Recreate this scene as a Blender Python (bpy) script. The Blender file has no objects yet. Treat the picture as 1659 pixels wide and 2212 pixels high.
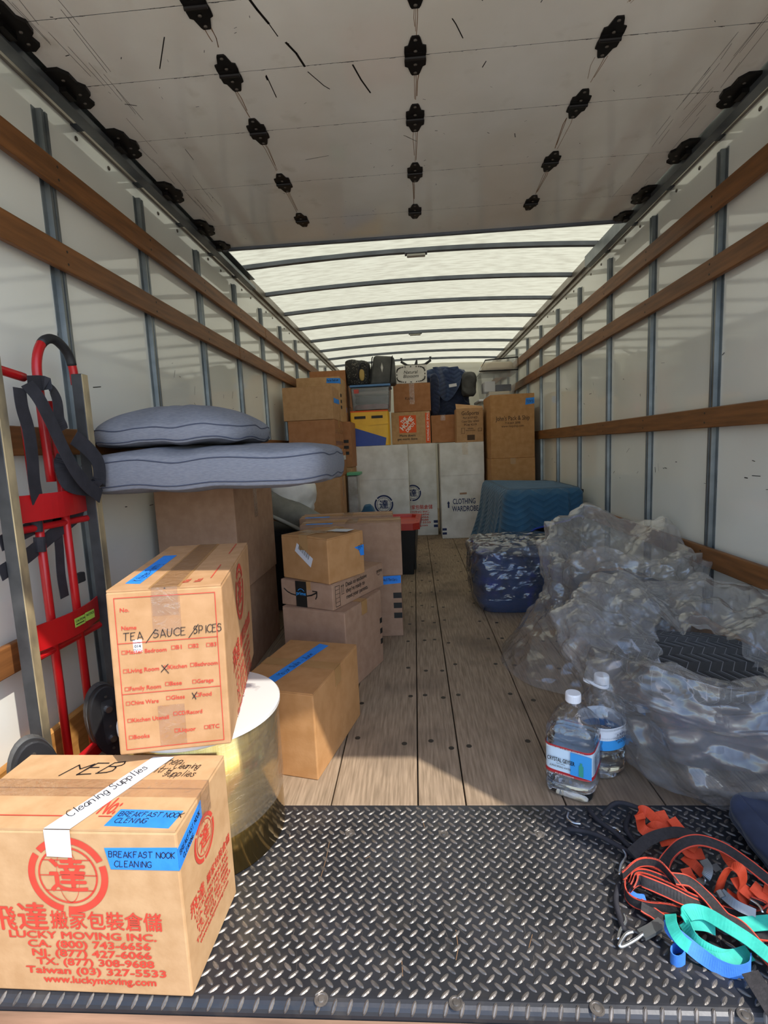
import bpy, bmesh, math, random
import numpy as np
from mathutils import Vector, Matrix, noise
random.seed(7)
PI = math.pi
SC = bpy.context.scene
COL = SC.collection

# ------------------------------------------------------------------ camera
F_PX, CX, CY, CAM_H = 1094.76, 829.5, 1106.0, 1.0
YAW, PIT, ROL = -0.06474, -0.12360, 0.04538
def cam_axes():
    cy, sy, cp, sp, cr, sr = math.cos(YAW), math.sin(YAW), math.cos(PIT), math.sin(PIT), math.cos(ROL), math.sin(ROL)
    f = Vector((sy*cp, cy*cp, sp)); r = Vector((cy, -sy, 0)); d = f.cross(r)
    return r*cr + d*sr, d*cr - r*sr, f
C_R, C_D, C_F = cam_axes()
CAM = Vector((0, 0, CAM_H))
cd = bpy.data.cameras.new('camera'); cam = bpy.data.objects.new('camera', cd); COL.objects.link(cam)
cd.sensor_fit = 'HORIZONTAL'; cd.sensor_width = 36.0; cd.lens = F_PX/1659.0*36.0; cd.clip_start = 0.02
cam.matrix_world = Matrix(((C_R.x, -C_D.x, -C_F.x, CAM.x), (C_R.y, -C_D.y, -C_F.y, CAM.y), (C_R.z, -C_D.z, -C_F.z, CAM.z), (0, 0, 0, 1)))
SC.camera = cam
def ray(x, y): return C_R*((x-CX)/F_PX) + C_D*((y-CY)/F_PX) + C_F
def onz(x, y, z=0.0): d = ray(x, y); return CAM + d*((z-CAM_H)/d.z)
def onx(x, y, X): d = ray(x, y); return CAM + d*(X/d.x)
def ony(x, y, Y): d = ray(x, y); return CAM + d*(Y/d.y)

# ------------------------------------------------------------------ light
SUN_EL = math.radians(52.0)
SUN_H = Vector((0.752, -0.659, 0)).normalized()
SUN_DIR = SUN_H*math.cos(SUN_EL) + Vector((0, 0, math.sin(SUN_EL)))
w = bpy.data.worlds.new('sky'); SC.world = w; w.use_nodes = True
nt = w.node_tree; bg = nt.nodes['Background']
sky = nt.nodes.new('ShaderNodeTexSky'); sky.sky_type = 'NISHITA'; sky.sun_disc = False
sky.sun_elevation = SUN_EL; sky.sun_rotation = math.atan2(SUN_H.x, SUN_H.y)
nt.links.new(sky.outputs[0], bg.inputs[0]); bg.inputs[1].default_value = 0.31
sd = bpy.data.lights.new('sun', 'SUN'); sd.energy = 3.75; sd.angle = math.radians(0.55); sd.color = (1.0, 0.95, 0.86)
so = bpy.data.objects.new('sun', sd); COL.objects.link(so); so.location = (3, -4, 6)
so.rotation_euler = SUN_DIR.to_track_quat('Z', 'Y').to_euler()
SC.view_settings.view_transform = 'Standard'; SC.view_settings.look = 'None'
SC.view_settings.exposure = 0.50; SC.view_settings.gamma = 1.0; SC.view_settings.use_curve_mapping = False
try:
    SC.cycles.transparent_max_bounces = 14; SC.cycles.max_bounces = 9; SC.cycles.diffuse_bounces = 5; SC.cycles.glossy_bounces = 3
    SC.cycles.sample_clamp_indirect = 6.0
except Exception: pass

# ------------------------------------------------------------------ materials
def lin(h):
    if isinstance(h, (tuple, list)): return tuple(h)[:3]
    h = h.lstrip('#'); o = []
    for i in (0, 2, 4):
        c = int(h[i:i+2], 16)/255.0
        o.append(c/12.92 if c <= 0.04045 else ((c+0.055)/1.055)**2.4)
    return tuple(o)
MATS = {}
def base_mat(name):
    m = bpy.data.materials.new(name); m.use_nodes = True; MATS[name] = m
    return m, m.node_tree, m.node_tree.nodes['Principled BSDF']
def N(nt, kind, **kw):
    n = nt.nodes.new(kind)
    for k, v in kw.items():
        if k in n.bl_rna.properties: setattr(n, k, v)
        else: n.inputs[k].default_value = v
    return n
def coords(nt, coord='Object', stretch=(1, 1, 1)):
    if coord == 'World': s = N(nt, 'ShaderNodeNewGeometry').outputs['Position']
    else: s = N(nt, 'ShaderNodeTexCoord').outputs[coord]
    mp = N(nt, 'ShaderNodeMapping'); mp.inputs['Scale'].default_value = stretch
    nt.links.new(s, mp.inputs[0]); return mp.outputs[0]
def pm(name, col, rough=.6, metal=0, col2=None, vs=8, stretch=(1, 1, 1), lo=.35, hi=.65, bump=0, bs=60, bstretch=None, bdist=.002, coord='Object', spec=.5, detail=4, col3=None, vs3=3, lo3=.55, hi3=.7):
    m, nt, b = base_mat(name); L = nt.links.new
    b.inputs['Base Color'].default_value = (*lin(col), 1); b.inputs['Roughness'].default_value = rough; b.inputs['Metallic'].default_value = metal
    b.inputs['Specular IOR Level'].default_value = spec
    last = None
    def layer(c, scale, st, a, z, prev):
        nz = N(nt, 'ShaderNodeTexNoise'); nz.inputs['Scale'].default_value = scale; nz.inputs['Detail'].default_value = detail
        L(coords(nt, coord, st), nz.inputs['Vector'])
        rp = N(nt, 'ShaderNodeMapRange'); rp.inputs['From Min'].default_value = a; rp.inputs['From Max'].default_value = z
        L(nz.outputs[0], rp.inputs['Value'])
        mx = N(nt, 'ShaderNodeMix', data_type='RGBA'); L(rp.outputs[0], mx.inputs['Factor'])
        if prev: L(prev, mx.inputs[6])
        else: mx.inputs[6].default_value = (*lin(col), 1)
        mx.inputs[7].default_value = (*lin(c), 1); return mx.outputs[2]
    if col2: last = layer(col2, vs, stretch, lo, hi, last)
    if col3: last = layer(col3, vs3, (1, 1, 1), lo3, hi3, last)
    if last: L(last, b.inputs['Base Color'])
    if bump:
        nz = N(nt, 'ShaderNodeTexNoise'); nz.inputs['Scale'].default_value = bs; nz.inputs['Detail'].default_value = 5
        L(coords(nt, coord, bstretch or stretch), nz.inputs['Vector'])
        bp = N(nt, 'ShaderNodeBump'); bp.inputs['Strength'].default_value = bump; bp.inputs['Distance'].default_value = bdist
        L(nz.outputs[0], bp.inputs['Height']); L(bp.outputs[0], b.inputs['Normal'])
    return m
def chevron(nt, coord, ax, ay, period, zig, zper):
    """saw wave along ay, bent in zigzag along ax"""
    s = N(nt, 'ShaderNodeSeparateXYZ'); nt.links.new(N(nt, 'ShaderNodeTexCoord').outputs[coord], s.inputs[0])
    p = N(nt, 'ShaderNodeMath', operation='PINGPONG'); p.inputs[1].default_value = zper; nt.links.new(s.outputs[ax], p.inputs[0])
    q = N(nt, 'ShaderNodeMath', operation='MULTIPLY_ADD'); q.inputs[1].default_value = zig; nt.links.new(p.outputs[0], q.inputs[0]); nt.links.new(s.outputs[ay], q.inputs[2])
    f = N(nt, 'ShaderNodeMath', operation='PINGPONG'); f.inputs[1].default_value = period/2; nt.links.new(q.outputs[0], f.inputs[0])
    return f.outputs[0]   # 0..period/2
def quilt(name, col, col2, ax, ay, coord='Object', period=.05, zig=.6, zper=.09, line=None, depth=.006, rough=.9):
    m = pm(name, col, rough, col2=col2, vs=14, bump=0, coord=coord if coord != 'UV' else 'Object'); nt = m.node_tree; b = nt.nodes['Principled BSDF']
    h = chevron(nt, coord, ax, ay, period, zig, zper)
    mr = N(nt, 'ShaderNodeMapRange'); mr.inputs['From Max'].default_value = period/2; nt.links.new(h, mr.inputs['Value'])
    pw = N(nt, 'ShaderNodeMath', operation='POWER'); pw.inputs[1].default_value = .45; nt.links.new(mr.outputs[0], pw.inputs[0])
    bp = N(nt, 'ShaderNodeBump'); bp.inputs['Strength'].default_value = .9; bp.inputs['Distance'].default_value = depth
    nt.links.new(pw.outputs[0], bp.inputs['Height']); nt.links.new(bp.outputs[0], b.inputs['Normal'])
    b.inputs['Sheen Weight'].default_value = .15
    if line:
        lt = N(nt, 'ShaderNodeMath', operation='LESS_THAN'); lt.inputs[1].default_value = period*.035; nt.links.new(h, lt.inputs[0])
        mx = N(nt, 'ShaderNodeMix', data_type='RGBA'); nt.links.new(lt.outputs[0], mx.inputs['Factor'])
        src = b.inputs['Base Color'].links[0].from_socket if b.inputs['Base Color'].links else None
        if src: nt.links.new(src, mx.inputs[6])
        else: mx.inputs[6].default_value = (*lin(col), 1)
        mx.inputs[7].default_value = (*lin(line), 1); nt.links.new(mx.outputs[2], b.inputs['Base Color'])
    return m
def film(name, tint=(.96, .96, .98), milk=.10, gloss=.35, rough=.12, bump=.5, bs=16, crinkle=0, stretch=(1, 1, 1), coord='World'):
    m, nt, b = base_mat(name); L = nt.links.new; nt.nodes.remove(b); out = nt.nodes['Material Output']
    tr = N(nt, 'ShaderNodeBsdfTransparent'); tr.inputs[0].default_value = (*tint, 1)
    gl = N(nt, 'ShaderNodeBsdfGlossy'); gl.inputs['Roughness'].default_value = rough
    df = N(nt, 'ShaderNodeBsdfDiffuse'); df.inputs[0].default_value = (.85, .85, .86, 1)
    tl = N(nt, 'ShaderNodeBsdfTranslucent'); tl.inputs[0].default_value = (.85, .85, .86, 1)
    mk = N(nt, 'ShaderNodeMixShader'); mk.inputs[0].default_value = .5; L(df.outputs[0], mk.inputs[1]); L(tl.outputs[0], mk.inputs[2])
    a = N(nt, 'ShaderNodeMixShader'); a.inputs[0].default_value = milk; L(tr.outputs[0], a.inputs[1]); L(mk.outputs[0], a.inputs[2])
    fr = N(nt, 'ShaderNodeLayerWeight'); pw = N(nt, 'ShaderNodeMath', operation='POWER'); pw.inputs[1].default_value = 2.6; L(fr.outputs['Facing'], pw.inputs[0])
    mu = N(nt, 'ShaderNodeMath', operation='MULTIPLY_ADD', use_clamp=True); mu.inputs[1].default_value = gloss*1.7; mu.inputs[2].default_value = gloss*.22; L(pw.outputs[0], mu.inputs[0])
    c = N(nt, 'ShaderNodeMixShader'); L(mu.outputs[0], c.inputs[0]); L(a.outputs[0], c.inputs[1]); L(gl.outputs[0], c.inputs[2]); L(c.outputs[0], out.inputs[0])
    if bump:
        nz = N(nt, 'ShaderNodeTexNoise'); nz.inputs['Scale'].default_value = bs; nz.inputs['Detail'].default_value = 3; nz.inputs['Distortion'].default_value = .8
        cs = coords(nt, coord, stretch); L(cs, nz.inputs[0]); h = nz.outputs[0]
        if crinkle:
            for sc_, wt in ((crinkle, .9), (crinkle*2.6, .35)):
                ad = N(nt, 'ShaderNodeMix', data_type='RGBA', blend_type='LINEAR_LIGHT'); ad.inputs['Factor'].default_value = .03; L(cs, ad.inputs[6]); L(nz.outputs['Color'], ad.inputs[7])
                vo = N(nt, 'ShaderNodeTexVoronoi'); vo.inputs['Scale'].default_value = sc_; L(ad.outputs[2], vo.inputs['Vector'])
                mm = N(nt, 'ShaderNodeMath', operation='MULTIPLY_ADD'); mm.inputs[1].default_value = wt*10/sc_; L(vo.outputs['Distance'], mm.inputs[0]); L(h, mm.inputs[2]); h = mm.outputs[0]
        bp = N(nt, 'ShaderNodeBump'); bp.inputs['Strength'].default_value = bump; bp.inputs['Distance'].default_value = .02; L(h, bp.inputs['Height'])
        for n in (gl, fr, df): L(bp.outputs[0], n.inputs['Normal'])
    return m

pm('kraft', '#b58d66', .85, col2='#a98159', vs=22, stretch=(1, 1, 1), bump=.15, bs=120, spec=.25)
pm('kraft_warm', '#b58759', .82, col2='#a97b4d', vs=18, bump=.15, bs=120, spec=.25)
pm('kraft_pale', '#bc9870', .85, col2='#b08b63', vs=24, bump=.15, bs=140, spec=.25)
pm('kraft_red', '#a87550', .8, col2='#9b6a45', vs=16, bump=.12, bs=120, spec=.25)
pm('kraft_grey', '#a5846c', .85, col2='#987760', vs=20, bump=.15, bs=120, spec=.25)
pm('kraft_edge', '#8a5f38', .9, col2='#c49a68', vs=60, stretch=(1, 1, 8))
pm('white_board', '#e2ded7', .7, col2='#c9c4ba', vs=6, bump=.08, bs=60, spec=.3)
pm('ink_red', '#c8412f', .7, col2='#bb3a2a', vs=40)
pm('ink_navy', '#1d2a55', .7); pm('ink_black', '#15130f', .6); pm('ink_orange', '#e2551c', .7); pm('ink_brown', '#4a3524', .8)
pm('ink_white', '#e8e4dc', .6)
pm('marker', '#17151a', .5)
pm('blue_tape', '#1f7ad6', .65, col2='#2a86e0', vs=30, bump=.2, bs=150)
pm('white_tape', '#c3c6ca', .5, bump=.15, bs=80); pm('paper', '#d2d2d6', .6)
film('clear_tape', (.97, .93, .87), .05, .22, .16, .35, 40, coord='Object')
pm('brown_tape', '#ad8455', .3, col2='#a47a49', vs=10, bump=.3, bs=25, spec=.7)
pm('wall_panel', '#e4e3da', .055, col2='#dddcd2', vs=1.6, bump=.02, bs=4, coord='World', spec=.75)
pm('door_skin', '#e0dcd0', .08, col2='#d6d1c3', vs=3, bump=.02, bs=5, coord='World', spec=.6, col3='#c2bba9', vs3=9, lo3=.62, hi3=.9)
pm('galvanised', '#858a8c', .40, .8, col2='#6d7377', vs=9, coord='World', bump=.05, bs=40)
pm('galvanised_dark', '#5a6068', .45, .8, col2='#4a4f56', vs=7, coord='World')
pm('bow_steel', '#737880', .5, .55, col2='#62676f', vs=8, coord='World')
pm('top_rail', '#9a938a', .4, .6, col2='#857a6d', vs=5, coord='World')
pm('rail_wood', '#87582f', .55, col2='#674222', vs=9, stretch=(3, .45, 6), coord='World', bump=.25, bs=25, spec=.4, lo=.3, hi=.7)
pm('kick_wood', '#b98445', .6, col2='#9a6930', vs=6, stretch=(3, .6, 8), coord='World', bump=.2, bs=20)
pm('floor_wood', '#a08b74', .78, col2='#7c6a56', vs=17, stretch=(8, .5, 3), coord='World', bump=.25, bs=22, bstretch=(5, .35, 3), spec=.3, lo=.32, hi=.68, col3='#5a4c40', vs3=2.3, lo3=.5, hi3=.78)
pm('floor_gap', '#1c1815', .9)
pm('bumper_wood', '#94755f', .8, col2='#6f5644', vs=8, stretch=(.5, 5, 4), coord='World', bump=.3, bs=22)
pm('plate_steel', '#24262b', .42, .35, col2='#34353a', vs=6, coord='World', bump=.12, bs=90, col3='#4a4642', vs3=14, lo3=.58, hi3=.8, spec=.6)
pm('lug_steel', '#524f4d', .40, .5, col2='#7d766f', vs=40, coord='World', bump=.15, bs=160, spec=.6)
pm('screw_steel', '#6b655c', .5, .7); pm('screw_dark', '#3a332c', .6, .4); pm('bright_steel', '#c9ccd0', .22, .95)
pm('hinge_black', '#141313', .42, .5, col2='#1d1a18', vs=20, spec=.4)
pm('rubber', '#1c1c1e', .6, col2='#29292b', vs=20); pm('rubber_worn', '#6a6a68', .7, col2='#2e2e30', vs=12)
pm('red_paint', '#b8161b', .35, col2='#a81218', vs=8, bump=.05, bs=60, spec=.5)
pm('aluminium_worn', '#c9b68e', .45, .45, col2='#7d7462', vs=12, stretch=(1, 1, .5))
pm('rail_black', '#26282b', .45, col2='#3a3b3d', vs=18)
pm('webbing_black', '#2d2c33', .8, col2='#222228', vs=30, bump=.2, bs=200)
pm('sticker_green', '#a8d15a', .5)
pm('cushion_fabric', '#8b8d95', .95, col2='#7a7c86', vs=55, stretch=(1, 1, 7), bump=.3, bs=160, spec=.2, lo=.3, hi=.7)
pm('seam', '#4a4f60', .95)
pm('pillow_olive', '#7c7a70', .95, col2='#6f6d63', vs=20, bump=.3, bs=120); pm('piping_light', '#a8a69c', .9)
pm('black_cloth', '#16161a', .95); pm('bag_white', '#d8d6cf', .6, col2='#c4c1b8', vs=6, bump=.5, bs=14, bdist=.01)
pm('marble', '#cfcdca', .2, col2='#77747a', vs=9, lo=.60, hi=.68, detail=10, spec=.5)
pm('gold', '#dcbc70', .15, 1.0, col2='#cfac5c', vs=30, stretch=(12, 12, .15), bump=.03, bs=60, bstretch=(6, 6, .1), spec=.5)
film('stretch_film', (.98, .98, .97), .08, .34, .16, .35, 22, coord='Object', stretch=(1, 1, 2.6))
film('bag_plastic', (.97, .968, .97), .20, .40, .19, .9, 6, crinkle=15); film('bag_cling', (.94, .945, .96), .06, .42, .13, .8, 6, crinkle=11, stretch=(1, 1, 2))
film('clear_tote', (.93, .94, .95), .12, .3, .18, .15, 8)
film('jug_plastic', (.97, .98, .99), .03, .45, .05, .35, 30, coord='Object')
pm('cap_white', '#dfe1e6', .4); pm('label_blue', '#3f9be0', .35); pm('label_pale', '#cfe3f2', .35); pm('label_red', '#b02a30', .35); pm('label_white', '#e6e8ee', .35); pm('label_green', '#3f9a86', .4)
m, nt, b = base_mat('water'); b.inputs['Base Color'].default_value = (.93, .97, 1, 1); b.inputs['Transmission Weight'].default_value = 1; b.inputs['Roughness'].default_value = .0; b.inputs['IOR'].default_value = 1.2
quilt('blanket_blue', '#2a5674', '#234c68', 0, 1, 'UV', .042, .55, .10)
pm('blanket_trim', '#2a3f9e', .8)
quilt('blanket_black', '#121214', '#18181b', 1, 0, 'Object', .034, .7, .05, line='#77777a', depth=.004)
quilt('blanket_navy', '#26314f', '#1d2740', 0, 2, 'Object', .05, .6, .09, depth=.006)
quilt('blanket_navy_light', '#31415f', '#27355a', 0, 2, 'Object', .05, .6, .09, depth=.006)
pm('bundle_blue', '#25406a', .85, col2='#2f3f9a', vs=4.5, bump=.5, bs=12, bdist=.012, lo=.5, hi=.62, col3='#1c2f4c', vs3=5, lo3=.5, hi3=.6)
pm('bundle_grey', '#4a4a55', .9, col2='#6e5c4a', vs=3, bump=.5, bs=10, bdist=.012, lo=.5, hi=.62, col3='#23304e', vs3=4, lo3=.5, hi3=.6)
pm('tote_red', '#b8382c', .4, col2='#a83024', vs=8); pm('tote_black', '#101012', .4); pm('tote_blue', '#3f6ea0', .4); film('tote_dark', (.42, .42, .46), .06, .3, .25, .1, 6)
pm('cloth_pink', '#b8565a', .9, col2='#8e3a44', vs=12); pm('cloth_cream', '#d8c8ae', .9); pm('cloth_dark', '#2b2a30', .9, col2='#3c3a40', vs=10)
pm('yellow_vinyl', '#e8b416', .45, col2='#dca70e', vs=8, bump=.2, bs=14, bdist=.01); pm('blue_vinyl', '#1e3f9a', .45, col2='#1a3787', vs=8, bump=.2, bs=14, bdist=.01)
pm('bag_grey', '#4e4e4c', .7, col2='#3d3d3c', vs=10, bump=.4, bs=14, bdist=.01); pm('bag_mesh', '#232322', .8, col2='#6a655c', vs=70, lo=.55, hi=.65); pm('bag_gold', '#a88c4a', .5)
pm('desk_black', '#0c0b0b', .5); pm('green_plastic', '#4f9a6c', .4); pm('silver_wrap', '#b9b6b0', .3, .4, col2='#8a857c', vs=8, bump=.4, bs=12)
pm('strap_orange', '#e2502c', .7, col2='#d4451f', vs=60, bump=.2, bs=220); pm('strap_teal', '#2fb3a0', .7, col2='#27a493', vs=60, bump=.2, bs=220)
pm('strap_blue', '#3f7fd6', .7, col2='#3a76c8', vs=60, bump=.2, bs=220); pm('strap_black', '#201e20', .75, col2='#2e2a2c', vs=120, bump=.3, bs=260); pm('strap_red_edge', '#cc4630', .7)
pm('asphalt', '#bdb6aa', .9, col2='#ada69a', vs=4, coord='World'); pm('truck_paint', '#d8d5cf', .4)
pm('lamp_lens', '#b9b6a8', .3); pm('purple_plastic', '#4a2440', .5)
# translucent roof sheet
m, nt, b = base_mat('roof_sheet'); nt.nodes.remove(b); L = nt.links.new
nz = N(nt, 'ShaderNodeTexNoise'); nz.inputs['Scale'].default_value = 26; nz.inputs['Detail'].default_value = 6; L(coords(nt, 'World', (.35, 1.6, 1)), nz.inputs[0])
mx = N(nt, 'ShaderNodeMix', data_type='RGBA'); mr = N(nt, 'ShaderNodeMapRange'); mr.inputs['From Min'].default_value = .35; mr.inputs['From Max'].default_value = .6; L(nz.outputs[0], mr.inputs[0]); L(mr.outputs[0], mx.inputs['Factor'])
mx.inputs[6].default_value = (.335, .303, .208, 1); mx.inputs[7].default_value = (.43, .398, .277, 1)
tl = N(nt, 'ShaderNodeBsdfTranslucent'); L(mx.outputs[2], tl.inputs[0]); df = N(nt, 'ShaderNodeBsdfDiffuse'); df.inputs[0].default_value = (.80, .79, .72, 1)
ms = N(nt, 'ShaderNodeMixShader'); ms.inputs[0].default_value = .22; L(tl.outputs[0], ms.inputs[1]); L(df.outputs[0], ms.inputs[2]); L(ms.outputs[0], nt.nodes['Material Output'].inputs[0])

# ------------------------------------------------------------------ object helpers
def tag(o, label=None, cat=None, group=None, kind=None):
    for k, v in (('label', label), ('category', cat), ('group', group), ('kind', kind)):
        if v: o[k] = v
    return o
def empty(name, loc=(0, 0, 0), rot=(0, 0, 0)):
    o = bpy.data.objects.new(name, None); COL.objects.link(o); o.location = loc; o.rotation_euler = rot; o.empty_display_size = .05
    return o
class MB:
    def __init__(s): s.v = []; s.f = []; s.uv = None
    def add(s, vs, fs):
        n = len(s.v); s.v += [tuple(p) for p in vs]; s.f += [tuple(i+n for i in q) for q in fs]; return s
    def box(s, x0, x1, y0, y1, z0, z1):
        return s.add([(x0, y0, z0), (x1, y0, z0), (x1, y1, z0), (x0, y1, z0), (x0, y0, z1), (x1, y0, z1), (x1, y1, z1), (x0, y1, z1)],
                     [(0, 3, 2, 1), (4, 5, 6, 7), (0, 1, 5, 4), (1, 2, 6, 5), (2, 3, 7, 6), (3, 0, 4, 7)])
    def hexa(s, bot, top):
        return s.add(list(bot)+list(top), [(0, 3, 2, 1), (4, 5, 6, 7), (0, 1, 5, 4), (1, 2, 6, 5), (2, 3, 7, 6), (3, 0, 4, 7)])
    def cyl(s, p0, p1, r0, r1=None, n=16, caps=True):
        r1 = r0 if r1 is None else r1; p0 = Vector(p0); p1 = Vector(p1); a = (p1-p0).normalized()
        u = a.orthogonal().normalized(); w_ = a.cross(u)
        vs = []
        for p, r in ((p0, r0), (p1, r1)):
            for i in range(n): t = 2*PI*i/n; vs.append(p + (u*math.cos(t)+w_*math.sin(t))*r)
        fs = [(i, (i+1) % n, n+(i+1) % n, n+i) for i in range(n)]
        if caps: fs += [tuple(range(n-1, -1, -1)), tuple(range(n, 2*n))]
        return s.add(vs, fs)
    def tube(s, pts, r, n=8, closed=False):
        pts = [Vector(p) for p in pts]; m = len(pts); u = None; vs = []
        for i, p in enumerate(pts):
            if closed: t = (pts[(i+1) % m]-pts[i-1]).normalized()
            else: t = (pts[min(i+1, m-1)]-pts[max(i-1, 0)]).normalized()
            if u is None: u = t.orthogonal().normalized()
            u = (u - t*u.dot(t)).normalized(); w_ = t.cross(u); rr = r[i] if isinstance(r, (list, tuple)) else r
            for k in range(n): a = 2*PI*k/n; vs.append(p + (u*math.cos(a)+w_*math.sin(a))*rr)
        fs = []
        for i in range(m if closed else m-1):
            j = (i+1) % m
            for k in range(n): fs.append((i*n+k, i*n+(k+1) % n, j*n+(k+1) % n, j*n+k))
        if not closed: fs += [tuple(range(n-1, -1, -1)), tuple((m-1)*n+k for k in range(n))]
        return s.add(vs, fs)
    def ribbon(s, pts, width, wd, thick=.0018):
        """strap along pts; wd = width direction (one vector or a list); solid"""
        pts = [Vector(p) for p in pts]; m = len(pts); vs = []
        for i, p in enumerate(pts):
            t = (pts[min(i+1, m-1)]-pts[max(i-1, 0)]).normalized()
            d = Vector(wd[i] if isinstance(wd, list) else wd); d = d - t*d.dot(t)
            d = d.normalized() if d.length > 1e-5 else t.orthogonal().normalized()
            nn = t.cross(d).normalized()
            for a, b_ in ((-1, -1), (1, -1), (1, 1), (-1, 1)): vs.append(p + d*(a*width/2) + nn*(b_*thick/2))
        fs = []
        for i in range(m-1):
            for k in range(4): fs.append((i*4+k, i*4+(k+1) % 4, (i+1)*4+(k+1) % 4, (i+1)*4+k))
        fs += [(3, 2, 1, 0), ((m-1)*4, (m-1)*4+1, (m-1)*4+2, (m-1)*4+3)]
        return s.add(vs, fs)
    def prism(s, pts, o, U, V, Nn, t0, t1):
        o, U, V, Nn = map(Vector, (o, U, V, Nn)); n = len(pts)
        vs = [o+U*a+V*b_+Nn*t0 for a, b_ in pts] + [o+U*a+V*b_+Nn*t1 for a, b_ in pts]
        fs = [tuple(range(n-1, -1, -1)), tuple(range(n, 2*n))] + [(i, (i+1) % n, n+(i+1) % n, n+i) for i in range(n)]
        return s.add(vs, fs)
    def grid(s, fn, nu, nv, closeu=False, closev=False):
        vs = [fn(i/(nu if closeu else nu-1), j/(nv if closev else nv-1)) for j in range(nv) for i in range(nu)]
        fs = []
        for j in range(nv if closev else nv-1):
            for i in range(nu if closeu else nu-1):
                a = j*nu+i; b_ = j*nu+(i+1) % nu; j2 = (j+1) % nv
                fs.append((a, b_, j2*nu+(i+1) % nu, j2*nu+i))
        return s.add(vs, fs)
    def lathe(s, prof, n=32, c=(0, 0, 0)):
        vs = []; c = Vector(c)
        for r, z in prof:
            for i in range(n): a = 2*PI*i/n; vs.append(c+Vector((r*math.cos(a), r*math.sin(a), z)))
        fs = []; m = len(prof)
        for j in range(m-1):
            for i in range(n): fs.append((j*n+i, j*n+(i+1) % n, (j+1)*n+(i+1) % n, (j+1)*n+i))
        if prof[0][0] > 1e-4: fs.append(tuple(range(n-1, -1, -1)))
        if prof[-1][0] > 1e-4: fs.append(tuple((m-1)*n+i for i in range(n)))
        return s.add(vs, fs)
    def mesh(s, name, mat, smooth=False, bevel=0, segs=1, recalc=False, weld=False):
        me = bpy.data.meshes.new(name); me.from_pydata(s.v, [], s.f)
        if bevel or recalc or weld:
            bm = bmesh.new(); bm.from_mesh(me)
            if weld: bmesh.ops.remove_doubles(bm, verts=bm.verts, dist=1e-5)
            if recalc: bmesh.ops.recalc_face_normals(bm, faces=bm.faces)
            if bevel: bmesh.ops.bevel(bm, geom=bm.edges[:], offset=bevel, segments=segs, affect='EDGES', profile=.5)
            bm.to_mesh(me); bm.free()
        me.materials.append(MATS[mat] if isinstance(mat, str) else mat)
        if smooth: me.polygons.foreach_set('use_smooth', [True]*len(me.polygons))
        if s.uv:
            ul = me.uv_layers.new(name='UVMap')
            for lp in me.loops: ul.data[lp.index].uv = s.uv[lp.vertex_index]
        me.update(); return me
    def build(s, name, mat, parent=None, label=None, cat=None, group=None, kind=None, recentre=True, **kw):
        if parent is None and recentre:
            a = np.array(s.v); c = (a.min(0)+a.max(0))/2; c[2] = a[:, 2].min(); s.v = [tuple(p) for p in a-c]
        o = bpy.data.objects.new(name, s.mesh(name, mat, **kw)); COL.objects.link(o); o.parent = parent
        if parent is None and recentre: o.location = c
        return tag(o, label, cat, group, kind)
def inst(name, me, parent, loc, rot=(0, 0, 0), scale=(1, 1, 1)):
    o = bpy.data.objects.new(name, me); COL.objects.link(o); o.parent = parent; o.location = loc; o.rotation_euler = rot; o.scale = scale; return o
def smoothpath(pts, k=6):
    """Catmull-Rom through points"""
    P = [Vector(p) for p in pts]; P = [P[0]*2-P[1]] + P + [P[-1]*2-P[-2]]; out = []
    for i in range(1, len(P)-2):
        a, b_, c, d = P[i-1:i+3]
        for j in range(k):
            t = j/k; out.append(((b_*2)+(c-a)*t+(a*2-b_*5+c*4-d)*t*t+(b_*3-a-c*3+d)*t**3)*.5)
    out.append(P[-2]); return out
def nz3(p, f, seed=0.0): return noise.noise(Vector((p[0]*f+seed, p[1]*f+seed*1.7, p[2]*f-seed)))
def ridge(p, f, seed=0.0): return 1-2.2*abs(nz3(p, f, seed))
def crease(p, f, seed=0.0):
    d = noise.voronoi(Vector((p[0]*f+seed, p[1]*f, p[2]*f)))[0]; return min(1.0, (d[1]-d[0])*1.6)

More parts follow.
